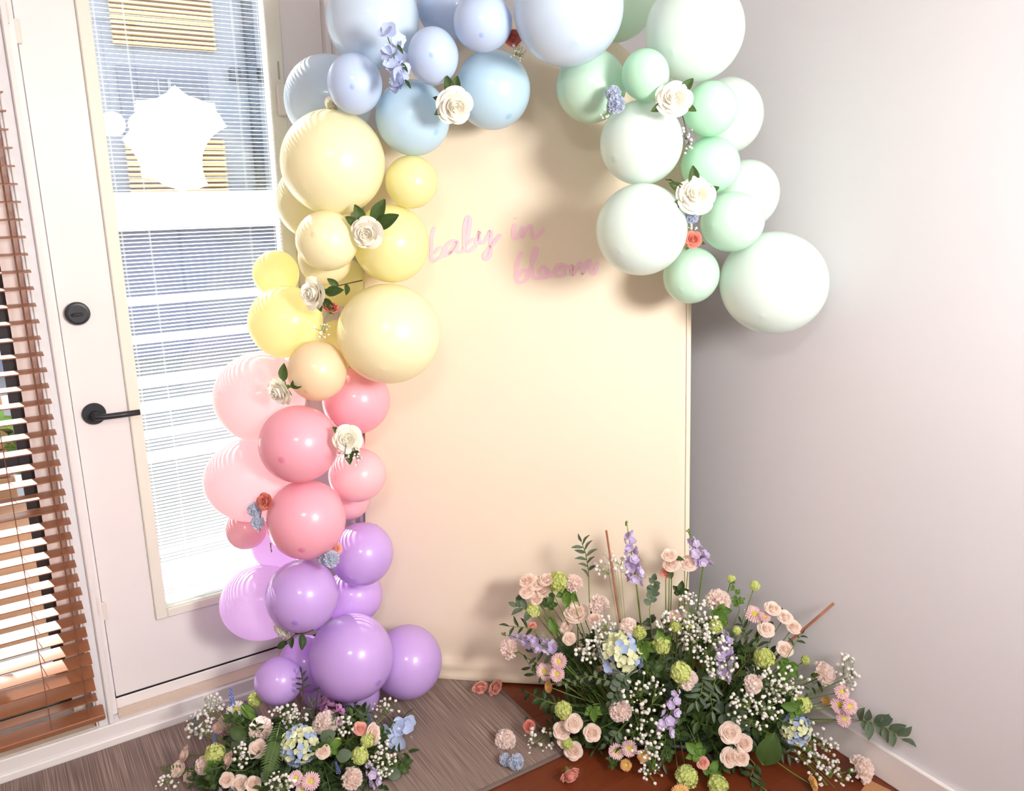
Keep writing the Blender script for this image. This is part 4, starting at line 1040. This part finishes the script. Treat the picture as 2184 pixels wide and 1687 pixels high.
# baby's breath
for x, y, rx, ry, n, md, lab in (
    (1485, 1318, 46, 60, 85, MR, 'dense white cloud of baby\'s breath in the tall arrangement\'s middle'), (1510, 1375, 45, 40, 45, MR, 'white baby\'s breath below the dense cloud, by the lavender stock'),
    (1290, 1345, 34, 30, 32, MR, 'white baby\'s breath on the upper left of the large hydrangea'), (1253, 1388, 30, 26, 26, MR, 'white baby\'s breath between chrysanthemum trio and large hydrangea'),
    (1305, 1205, 42, 32, 30, MR, 'thin wiry baby\'s breath before the backdrop at the stick'), (1375, 1480, 48, 42, 34, MR, 'loose baby\'s breath under the large hydrangea'),
    (1372, 1560, 46, 55, 42, MR, 'loose baby\'s breath trailing beside the low lavender stock'), (1390, 1635, 26, 45, 22, MR, 'baby\'s breath trailing down to the wood floor'),
    (1660, 1455, 66, 40, 62, MR, 'broad white baby\'s breath below the lime viburnum by the wall'), (1610, 1510, 62, 42, 60, MR, 'broad white baby\'s breath above the low peach roses'),
    (1806, 1436, 26, 48, 30, MR, 'grey-white baby\'s breath against the plain wall'), (1740, 1600, 52, 55, 60, MR, 'white baby\'s breath low between hydrangea and wall skirting'), (1770, 1655, 52, 34, 34, MR, 'white baby\'s breath spilling on the floor by the skirting'),
    (1145, 1580, 42, 36, 30, MR, 'thin baby\'s breath lying over the rug corner'), (1420, 1325, 24, 22, 18, MR, 'small white baby\'s breath tuft left of the dense cloud'), (1540, 1420, 40, 30, 30, MR, 'white baby\'s breath around the middle lavender stock'),
    (450, 1506, 26, 26, 34, ML, 'white baby\'s breath rising by the door side'), (424, 1548, 30, 30, 38, ML, 'white baby\'s breath over the striped rug near the door'), (516, 1608, 24, 28, 20, ML, 'white baby\'s breath between two peach roses and fern'),
    (614, 1526, 42, 24, 40, ML, 'white baby\'s breath above the round hydrangea'), (356, 1672, 24, 18, 12, ML, 'outermost small baby\'s breath on the striped rug'), (600, 1668, 36, 26, 30, ML, 'white baby\'s breath left of the front chrysanthemum trio'),
    (815, 1620, 28, 46, 50, ML, 'fine baby\'s breath on the rug side of the small arrangement'), (826, 1512, 32, 24, 18, ML, 'white baby\'s breath above the blue fabric petals'), (735, 1545, 24, 24, 18, ML, 'small baby\'s breath right of the carnation under balloons')):
    c = place(x, y, md, .02, -.015); rt = md.c+md.e[0]*md.loc(c).x*md.r[0]*.6+V((0, 0, .04))
    gyp(c, (pxr(c, rx*1.05), pxr(c, ry*1.05)), int(n*1.35), rt, lab, .0060 if md is MR else .0054, "baby's breath sprigs")

# single leaves and leafy branches that can be told apart
def branch(pts, n, Lpx, kind, mat, lab, md, name='leafy_branch', stemmat='stem', push=-.01, **k):
    q = [place(x, y, md, .006, push, zmin=.01) for x, y in pts]
    return sprig(name, [md.c+md.e[0]*md.loc(q[-1]).x*md.r[0]*.5+V((0, 0, .05))]+q if k.pop('rooted', True) else q, n, pxr(q[0], Lpx), kind, mat, lab, 'foliage', 'leafy branches', stemmat, **k)
branch([(1257, 1283), (1255, 1215), (1249, 1180), (1239, 1153)], 11, 28, 'narrow', 'euc', 'tall eucalyptus branch standing before the cream backdrop', MR, start=.42, r=.0015, push=0)
branch([(1385, 1300), (1392, 1265), (1396, 1235)], 10, 19, 'round', 'euc', 'round-leaved dark eucalyptus beside the tall lavender stock', MR, start=.4)
branch([(1816, 1535), (1850, 1538), (1885, 1550), (1928, 1578)], 12, 40, 'oval', 'euc', 'dark eucalyptus branch reaching along the wall skirting', MR, start=.35, r=.0016, push=0)
branch([(1150, 1300), (1120, 1300), (1100, 1292)], 5, 30, 'oval', 'euc', 'grey-green leaves poking out below the loose rose cluster', MR, start=.5)
branch([(1160, 1345), (1120, 1338), (1082, 1335)], 6, 28, 'narrow', 'dk', 'narrow dark leaves behind the sideways lavender stock', MR, start=.5)
branch([(1190, 1400), (1165, 1390), (1140, 1388)], 5, 36, 'narrow', 'euc', 'grey-green leaves over the sideways lavender stock', MR, start=.5)
branch([(1180, 1440), (1140, 1440), (1122, 1405)], 7, 24, 'narrow', 'dk', 'dark leaves left of the chrysanthemum trio', MR, start=.5)
branch([(1330, 1460), (1260, 1442), (1195, 1460)], 14, 17, 'oval', 'euc', 'pale grey-green branch under the chrysanthemum trio', MR, start=.35)
branch([(1340, 1440), (1322, 1465), (1300, 1500)], 10, 22, 'round', 'euc', 'round grey leaves between hydrangea and carnation', MR, start=.35)
branch([(1320, 1560), (1310, 1570), (1290, 1590)], 7, 20, 'oval', 'euc', 'small grey leaves above the low chrysanthemum pair', MR, start=.3)
branch([(1500, 1450), (1495, 1480), (1480, 1500)], 10, 32, 'narrow', 'euc', 'olive narrow leaves left of the veiled carnation', MR, start=.3)
branch([(1530, 1440), (1515, 1480), (1520, 1520)], 10, 30, 'narrow', 'euc', 'olive narrow leaves above the low rose cluster', MR, start=.3)
branch([(1600, 1400), (1590, 1350), (1580, 1325)], 8, 26, 'narrow', 'dk', 'dark leafy stalk between lavender stock and rose row', MR, start=.35, stemmat='twig')
branch([(1680, 1400), (1700, 1365), (1712, 1350)], 5, 22, 'narrow', 'dk', 'small dark leaves beside the thick slanting stick', MR, start=.5)
branch([(1610, 1630), (1600, 1660), (1640, 1690)], 9, 26, 'oval', 'dk', 'dark leaves on the floor under the big glossy leaf', MR, start=.3)
branch([(1180, 1500), (1150, 1490), (1115, 1470)], 6, 26, 'oval', 'dk', 'dark leaves at the foot of the cream backdrop', MR, start=.4)
branch([(1578, 1300), (1572, 1275), (1562, 1240)], 6, 17, 'lobed', 'bright', 'thin green twig carrying small lime viburnum knobs', MR, start=.4)
branch([(1760, 1440), (1735, 1460), (1720, 1480)], 7, 24, 'narrow', 'dk', 'dark leaves behind the carnation leaning to the wall', MR, start=.3)
def oneleaf(x, y, Lpx, kind, mat, lab, md, ang):
    p = place(x, y, md, .012, -.012, zmin=.03); d = CR*math.cos(ang)+CU*math.sin(ang); L = pxr(p, Lpx)
    rt = md.c+md.e[0]*md.loc(p).x*md.r[0]*.6+V((0, 0, .05)); b = p-d*L*.5
    t = tag(empty('leaf_stalk', rt), lab, 'leaf', 'single green leaves')
    MB().tube(bez((0, 0, 0), (b-rt)*.6+V((0, 0, .02)), b-rt, 6), .0014, 5).build('stem', P['stem'], t, smooth=True)
    put(LEAF[kind], 'leaf', P[mat], t, orient_leaf(b-rt, d, (CAM-p).normalized()+md.nrm(p)*.4+jit(.2), L))
for a in ((1209, 1274, 46, 'lobed', 'bright', 'bright lobed leaf beside the tall lime viburnum head', MR, -1.7), (1173, 1283, 34, 'lobed', 'leaf', 'lobed green leaf under the loose rose cluster', MR, 1.2), (1180, 1335, 40, 'oval', 'bright', 'bright oval leaf above the lavender stock', MR, -1.2),
    (1374, 1388, 44, 'lobed', 'bright', 'bright lobed leaf right of the large hydrangea', MR, -1.4), (1539, 1314, 48, 'lobed', 'bright', 'large bright lobed leaf under the tall carnation', MR, -1.0), (1640, 1596, 76, 'broad', 'leaf', 'big glossy dark green leaf beside the low roses', MR, 1.25),
    (1452, 1256, 34, 'lobed', 'leaf', 'dark lobed leaf below the backdrop edge roses', MR, 1.4), (1266, 1522, 38, 'lobed', 'bright', 'bright lobed leaf right of the rug corner roses', MR, -1.5), (1410, 1365, 44, 'lobed', 'bright', 'lobed lime leaf hanging under the dark viburnum', MR, 1.9),
    (1677, 1430, 50, 'lobed', 'bright', 'bright lobed leaf below the lone viburnum knob', MR, -2.0), (1690, 1508, 46, 'lobed', 'bright', 'bright lobed leaf left of the viburnum by the hydrangea', MR, 3.0), (1480, 1600, 46, 'lobed', 'bright', 'lobed green leaf above the low viburnum heads', MR, 2.4), (1520, 1640, 40, 'lobed', 'bright', 'lobed green leaf between the two low viburnum heads', MR, 1.0),
    (1400, 1425, 40, 'lobed', 'leaf', 'shaded lobed leaf left of the covered carnation', MR, .4),
    (507, 1563, 36, 'round', 'leaf', 'round green leaf left of the carnation under the balloon', ML, 2.5), (430, 1665, 34, 'round', 'leaf', 'round leaf beside the outer rose trio', ML, 2.0), (711, 1590, 40, 'lobed', 'bright', 'lobed lime leaf right of the round hydrangea', ML, .6), (455, 1640, 36, 'lobed', 'bright', 'lobed leaf under the full lime viburnum', ML, -.6), (700, 1570, 36, 'round', 'euc', 'round grey leaf right of the hydrangea', ML, .5),
    (735, 1612, 34, 'round', 'euc', 'round grey leaf left of the viburnum pair', ML, .2), (840, 1650, 30, 'round', 'euc', 'round grey leaf at the rug side', ML, -.3), (530, 1520, 44, 'oval', 'bright', 'sunlit green leaf below the small purple balloon', ML, -.8)): oneleaf(*a)
fern([place(*q, ML, .01, -.02, zmin=.02) for q in ((598, 1540), (588, 1580), (576, 1625), (568, 1668))], .034, 'feathery fern frond left of the round hydrangea', 22, 'fern fronds')
fern([place(*q, ML, .01, 0, zmin=.012) for q in ((440, 1650), (400, 1645), (365, 1640), (335, 1638))], .02, 'small fern tip reaching out over the rug', 14, 'fern fronds')
# bare sticks
for a, b, rt_, r, lab in (((1293, 1131), (1322, 1327), None, .0032, 'thin upright bare stick before the cream backdrop'), ((1778, 1287), (1682, 1370), None, .0042, 'thick slanting bare stick in front of the plain wall')):
    pa, pb = place(*a, MR, .004, 0), place(*b, MR, .004, 0); rt = MR.c+MR.e[0]*MR.loc(pb).x*MR.r[0]*.55+V((0, 0, .06))
    o = tag(MB().tube([(rt-pb), V((0, 0, 0)), (pa-pb)*.5, (pa-pb)], r, 10).build('bare_stick', M['bstick'], None, Matrix.Translation(pb), smooth=True), lab, 'stick', 'bare sticks')
# dark filling foliage inside both arrangements
random.seed(21)
def fill(md, n, lab, rng, Lr):
    for k in range(n):
        for _ in range(60):
            q = V((random.uniform(-1, 1), random.uniform(-1, .6), random.uniform(.0, 1)**1.5))
            if .25 < q.length < rng: break
        p = md.c+md.e[0]*q.x*md.r[0]+md.e[1]*q.y*md.r[1]+V((0, 0, q.z*md.r[2])); p.z = max(p.z, .03)
        if p.x > -.05 or p.y > -.05 or (p-BP).dot(BN) > -.05 and p.x > -.95: continue
        rt = md.c+md.e[0]*q.x*md.r[0]*.5+V((0, 0, .03)); out = (p-rt)
        kd, mt = random.choice((('oval', 'leaf'), ('narrow', 'euc'), ('oval', 'dk'), ('round', 'euc'), ('lobed', 'leaf'), ('narrow', 'dk'), ('oval', 'dk')))
        tip = p+out.normalized()*.03+jit(.02)
        if tip.z < .012: tip.z = .012
        if tip.x > -.03: tip.x = -.03
        lb2 = {'leaf': 'fresh green', 'euc': 'grey-green', 'dk': 'dark green'}[mt]+' '+{'oval': 'oval-leaved', 'narrow': 'narrow-leaved', 'round': 'round-leaved', 'lobed': 'lobed-leaved'}[kd]+' '+lab
        sprig('foliage_sprig', [rt, rt.lerp(p, .5)+V((0, 0, .015)), p, tip], 9, random.uniform(*Lr), kd, mt, lb2, 'foliage', lb2, start=.3, spread=1.1)
fill(MR, 165, 'sprig filling the large arrangement by the plain wall', .88, (.03, .055))
fill(ML, 105, 'sprig filling the small arrangement below the balloons', .98, (.026, .042))
# trays of floral foam that hold the stems
M['foam'] = paint('floral_foam', rgb(40, 58, 34), .9, .3, 30)
M['tray'] = paint('dark_tray', rgb(34, 36, 34), .5, .1, 10)
def foam(md, lab):
    t = tag(empty('foam_tray', (md.c.x, md.c.y, .0085)), lab, 'tray'); Mx = Matrix((md.e[0], md.e[1], V((0, 0, 1)))).transposed().to_4x4(); a, b = md.r[0]*.40, md.r[1]*.45
    MB().box(-a, a, -b, b, 0, .018, bev=.006).build('tray', M['tray'], t, Mx); MB().box(-a*.93, a*.93, -b*.9, b*.9, .0185, .05, bev=.012).build('foam', M['foam'], t, Mx)
foam(MR, 'dark tray of floral foam under the large arrangement'); foam(ML, 'dark tray of floral foam under the small arrangement')

# ============================================================ LOOSE FLOWERS ON THE FLOOR
def loose(kind, x, y, rpx, col, lab, face, zb=0, fold=1.0):
    r = pxr(onz(x, y, zb), rpx); p = onz(x, y, zb+r*.92); r = pxr(p, rpx); fc = (CR*face[0]+CU*face[1]-CF*face[2]).normalized()
    return flower(kind, p, fc, r, col, lab, None, fold=fold)
loose('rose', 1215, 1652, 21, 'pink', 'salmon pink rose head lying alone on the wood floor', (.35, -.5, .6), 0, 1.25)
loose('rose', 1024, 1466, 16, 'pink', 'green-tipped pink rose head on the rug at the backdrop foot', (.2, -.3, .6), .008, 1.2)
loose('rose', 1056, 1466, 17, 'pink', 'salmon rose head at the rug corner by the backdrop foot', (.6, -.2, .6), .008, 1.15)
loose('pom', 1077, 1620, 14, 'pom', 'darker of two blue pompoms lying on the rug', (-.5, .3, .7), .008)
loose('pom', 1101, 1625, 18, 'pom', 'paler of two blue pompoms lying on the rug', (.3, .1, .9), .008)

# ============================================================ FLOWERS TUCKED INTO THE GARLAND
BALC = [(V((b[2], b[3], b[4])), (b[5]+b[6])/2) for b in BAL]
def onball(x, y, lift=0.0, miss=2.35):
    """front surface of the garland under that sight line"""
    d = ray(x, y).normalized(); best = None
    for c, r in BALC:
        o = CAM-c; b = d.dot(o); D = b*b-(o.dot(o)-r*r)
        if D > 0:
            t = -b-math.sqrt(D)
            if best is None or t < best: best = t
    return CAM+d*((best if best else miss)-lift)
def depthat(x, y, dep): return CAM+ray(x, y)/FPX*dep
def accent(kind, x, y, rpx, col, lab, face=(0, 0, 1), dep=None, leaves=(), lift=.012, fold=1.0, lk='oval', lm='leaf', group='flowers tucked into the garland'):
    p = depthat(x, y, dep) if dep else onball(x, y, lift); r = pxr(p, rpx*1.1)
    fc = (CR*face[0]+CU*face[1]-CF*face[2]).normalized(); t = flower(kind, p, fc, r, col, lab, None, fold=fold, group=group)
    for (dx, dy, L) in leaves:
        d = (CR*dx-CU*dy); dl = d.normalized(); put(LEAF[lk], 'leaf', P[lm], t, orient_leaf(dl*r*.55-fc*r*.25, dl+(-CF)*.15, -CF+dl*.3, pxr(p, L)))
    return t
accent('rose', 969, 225, 33, 'ivory', 'white rose between the two sky blue balloons', (.25, -.5, .8), 2.02, ((-.25, -1, 42), (.15, -1, 40), (-1, -.3, 26), (-1, .6, 28)), fold=1.2)
accent('rose', 1437, 212, 33, 'ivory', 'upper white rose between the mint balloons', (-.1, .1, 1), 1.94, ((.8, -.9, 42), (-1, .5, 36), (1, .5, 34)))
accent('rose', 1484, 418, 35, 'ivory', 'lower white rose among the mint balloons', (0, .1, 1), 2.02, ((-.1, -1, 46), (-1, -.5, 44), (-1, .4, 36), (1, -.4, 34)))
accent('rose', 784, 496, 29, 'ivory', 'white rose with broad leaves between cream and lemon balloons', (-.1, -.35, .8), 2.13, ((-.5, -1, 46), (.5, -.9, 60), (1, -.5, 58), (-.8, -.5, 40)), fold=1.15)
accent('rose', 668, 626, 30, 'ivory', 'white rose above the bright yellow backlit balloon', (-.5, -.1, .7), 2.21, ((1, -.1, 44), (.7, .6, 36), (.3, 1, 24)), fold=1.15)
accent('rose', 597, 834, 28, 'ivory', 'white rose in front of the upper pale pink balloon', (-.5, -.4, .6), 2.24, ((.1, -1, 40), (.8, -.3, 44)), fold=1.2)
accent('rose', 742, 936, 26, 'ivory', 'cream rose between two pink balloons above baby\'s breath', (.1, .0, 1), 2.26, ((.6, 1, 32), (.1, 1, 40), (-.9, -.7, 26)), fold=1.1)
accent('rose', 603, 1338, 27, 'ivory', 'half hidden white rose behind the spotted purple balloon', (-.6, -.4, .4), 2.46, (), fold=1.1)
accent('rose', 708, 226, 17, 'ivory', 'small white rose mostly hidden under a small blue balloon', (-.6, -.5, .5), 2.13, ((.4, .8, 22),))
accent('rose', 1094, 82, 15, 'coral', 'coral rosebud beside the very large light blue balloon', (0, -.2, 1), 2.02, fold=1.1)
accent('rose', 1478, 511, 16, 'coral', 'coral rose under the blue pompom in the mint cluster', (-.1, .1, 1), 2.10, ((-.6, .8, 18), (.8, .3, 18)))
accent('rose', 706, 657, 15, 'coral', 'coral rosebud hanging left of the very large cream-yellow balloon', (.2, .7, .5), 2.22, fold=1.3)
accent('rose', 564, 1070, 16, 'coral', 'coral rose beside blue pompoms at the lower pale pink balloon', (-.3, .1, .9), 2.34)
accent('rose', 716, 1170, 12, 'pink', 'small pink bloom peeking out above the blue pompom pair', (.3, .1, .8), 2.40)
accent('pom', 1308, 199, 16, 'pom', 'darker blue pompom below the smallest mint balloon', (-.2, .2, 1), 2.00)
accent('pom', 1314, 221, 19, 'pom', 'paler blue pompom below the smallest mint balloon', (0, -.1, 1), 1.985)
accent('pom', 1476, 462, 14, 'pom', 'blue pompom right under the lower white rose', (0, 0, 1), 2.05)
accent('pom', 543, 1087, 15, 'pom', 'upper blue pompom on the smallest pink balloon', (-.2, .1, 1), 2.36)
accent('pom', 549, 1115, 14, 'pom', 'lower blue pompom on the smallest pink balloon', (0, -.1, 1), 2.355)
accent('pom', 690, 1191, 13, 'pom', 'darker blue pompom between pink and purple balloons', (-.2, 0, 1), 2.37)
accent('pom', 706, 1193, 17, 'pom', 'paler blue pompom between pink and purple balloons', (.1, 0, 1), 2.36)
# strand and spray of blue fabric hydrangea petals
def petalstrand(pts, n, fr, lab, deps, w):
    q = [depthat(x, y, d) for (x, y), d in zip(pts, deps)]; o0 = q[0]; t = tag(empty('petal_strand', o0), lab, 'fabric flower', 'blue fabric petals')
    MB().tube([p-o0+CF*.012 for p in q], .0013, 5).build('stem', P['stem'], t, smooth=True)
    for k in range(n):
        s_ = (k+.5)/n*(len(q)-1); i = min(int(s_), len(q)-2); p = q[i].lerp(q[i+1], s_-i)-o0+(CR*random.uniform(-1, 1)+CU*random.uniform(-.5, .5))*w+CF*random.uniform(-.01, .012)
        put(FLORET4, 'floret', P['fblue'], t, frame(-CF+CR*random.uniform(-.9, .9)+CU*random.uniform(-.7, .7), CU, p, fr*random.uniform(.85, 1.15), random.uniform(0, 6)))
    for k in range(3):
        s_ = (k+.7)/3.2*(len(q)-1); i = min(int(s_), len(q)-2); p = q[i].lerp(q[i+1], s_-i)-o0+CR*w*.8
        put(LEAF['narrow'], 'leaf', P['leaf'], t, orient_leaf(p, CR*.5-CU*.8, -CF, .028))
petalstrand([(822, 66), (838, 110), (845, 150), (853, 186)], 15, .019, 'strand of pale blue fabric petals between the blue balloons', [1.945, 1.945, 1.95, 1.965], .020)
o0 = onz(850, 1560, .05)
pets = tag(empty('petal_spray', onz(850, 1560, .009)), 'spray of pale blue fabric petals lying on the rug', 'fabric flower', 'blue fabric petals')
for k in range(14):
    dx, dy = random.uniform(-34, 32), random.uniform(-22, 28); p = onz(850+dx, 1556+dy, .02+.03*random.random())
    put(FLORET4, 'floret', P['fblue'], pets, frame(-CF+V((0, 0, .6))+jit(.5), CU, p-pets.location, .021*random.uniform(.85, 1.15), random.uniform(0, 6)))
for k in range(4):
    a = onz(845, 1560, .03)-pets.location; b = onz(815+k*22, 1512+random.uniform(0, 22), .05)-pets.location
    MB().tube(bez(a, (a+b)/2+V((0, 0, .03)), b, 6), .0013, 5).build('stem', P['dk'], pets, smooth=True)
# baby's breath in the garland
def gypat(x, y, rx, ry, n, rootpx, dep, lab, br=.0036, stemmat='stem'):
    c = depthat(x, y, dep); gyp(c, (pxr(c, rx), pxr(c, ry)), n, depthat(*rootpx, dep+.01), lab, br, "baby's breath in the garland", stemmat)
gypat(1108, 112, 22, 22, 16, (1094, 86), 2.02, 'baby\'s breath below the coral rosebud on sky blue')
gypat(1292, 240, 14, 14, 8, (1306, 215), 1.99, 'baby\'s breath tips left below the blue pompoms')
gypat(1466, 298, 13, 34, 16, (1452, 240), 1.93, 'baby\'s breath hanging below the upper white rose', stemmat='dk')
gypat(1476, 484, 12, 10, 8, (1478, 465), 2.06, 'baby\'s breath tuft between blue pompom and coral rose')
gypat(686, 700, 20, 22, 12, (706, 660), 2.19, 'baby\'s breath twig hanging on the bright yellow balloon', .004)
gypat(733, 968, 14, 16, 10, (740, 945), 2.24, 'left baby\'s breath tuft below the cream rose', stemmat='twig')
gypat(764, 975, 14, 20, 12, (750, 945), 2.25, 'right baby\'s breath tuft below the cream rose', stemmat='twig')
gypat(553, 1122, 12, 14, 6, (560, 1085), 2.35, 'baby\'s breath bits beside the lower blue pompom', .0024, 'twig')
# loose twigs in the garland
def twig(pts, deps, n, Lpx, kind, mat, lab, stemmat='twig', start=.3):
    q = [depthat(x, y, d) for (x, y), d in zip(pts, deps)]
    sprig('leafy_twig', q, n, pxr(q[0], Lpx), kind, mat, lab, 'twig', 'twigs in the garland', stemmat, start=start, r=.0016)
twig([(773, 598), (745, 604), (712, 612), (690, 620)], [2.27, 2.25, 2.23, 2.22], 4, 28, 'oval', 'leaf', 'dark twig above the very large cream-yellow balloon')
twig([(668, 1344), (650, 1350), (630, 1353), (606, 1372)], [2.40, 2.41, 2.42, 2.43], 4, 32, 'oval', 'dk', 'dark leafy twig below the spotted purple balloon', start=.35)
twig([(640, 1520), (647, 1478), (646, 1455), (642, 1432)], [2.42, 2.43, 2.44, 2.45], 7, 17, 'narrow', 'dk', 'upright dark twig rising before the light purple balloon', start=.35)
twig([(672, 1530), (676, 1490), (680, 1468), (690, 1450)], [2.45, 2.45, 2.46, 2.46], 4, 12, 'narrow', 'dk', 'thin forked dark twig under the largest purple balloon', start=.5)
twig([(1458, 408), (1445, 392), (1430, 384), (1419, 383)], [2.02, 2.02, 2.03, 2.04], 1, 14, 'narrow', 'leaf', 'bare curved twig left of the lower white rose', start=.1)
twig([(577, 1158), (578, 1172)], [2.33, 2.33], 1, 8, 'narrow', 'dk', 'short dark twig end beside the spotted pink balloon', start=.8)

# ============================================================ LEAFY PLANTS OUTSIDE THE WINDOW
random.seed(9)
for k, (x, y, hgt, lab) in enumerate(((-2.4, 1.12, .75, 'tall leafy green plant outside in the planter'), (-1.88, 1.3, .45, 'low leafy green plant at the planter end'), (-2.95, 1.22, .6, 'leafy plant in the planter behind the blind'))):
    t = tag(empty('potted_plant', (x, y, .36)), lab, 'plant', 'plants in the planter'); mb = MB()
    for j in range(9):
        a = random.uniform(0, 6.28); tip = V((.22*math.cos(a)*random.random(), .15*math.sin(a), hgt*random.uniform(.5, 1))); mb.tube(bez((0, 0, 0), (tip.x*.3, tip.y*.3, tip.z*.6), tip, 5), .004, 5)
        for i in range(4):
            d = V((math.cos(a+i*1.9), math.sin(a+i*1.9), .4)); put(LEAF['oval'], 'leaf', P['bright' if (i+j) % 3 else 'leaf'], t, orient_leaf(tip*(1-.16*i), d, (0, -.5, 1), random.uniform(.12, .2)))
    mb.build('stems', P['stem'], t, smooth=True)

# scrap of brown paper with a blue-grey petal by the skirting
pa = onz(1880, 1690, .002)
ps = tag(MB().box(-.05, .05, -.06, .06, 0, .0012).build('paper_scrap', paint('kraft_paper', rgb(176, 128, 84), .8, .1, 12), None, Matrix.Translation(pa+V((-.02, -.02, -.001))) @ Matrix.Rotation(.2, 4, 'Z')), 'scrap of brown paper on the floor beside the skirting', 'paper')
for o in list(bpy.data.objects):
    lb = o.get('label')
    if lb and o.parent is None: ALLF.append(lb)
dupl = {l for l in ALLF if ALLF.count(l) > 1}
for o in bpy.data.objects:
    lb = o.get('label')
    if lb in dupl and o.parent is None and 'group' not in o: o['group'] = lb
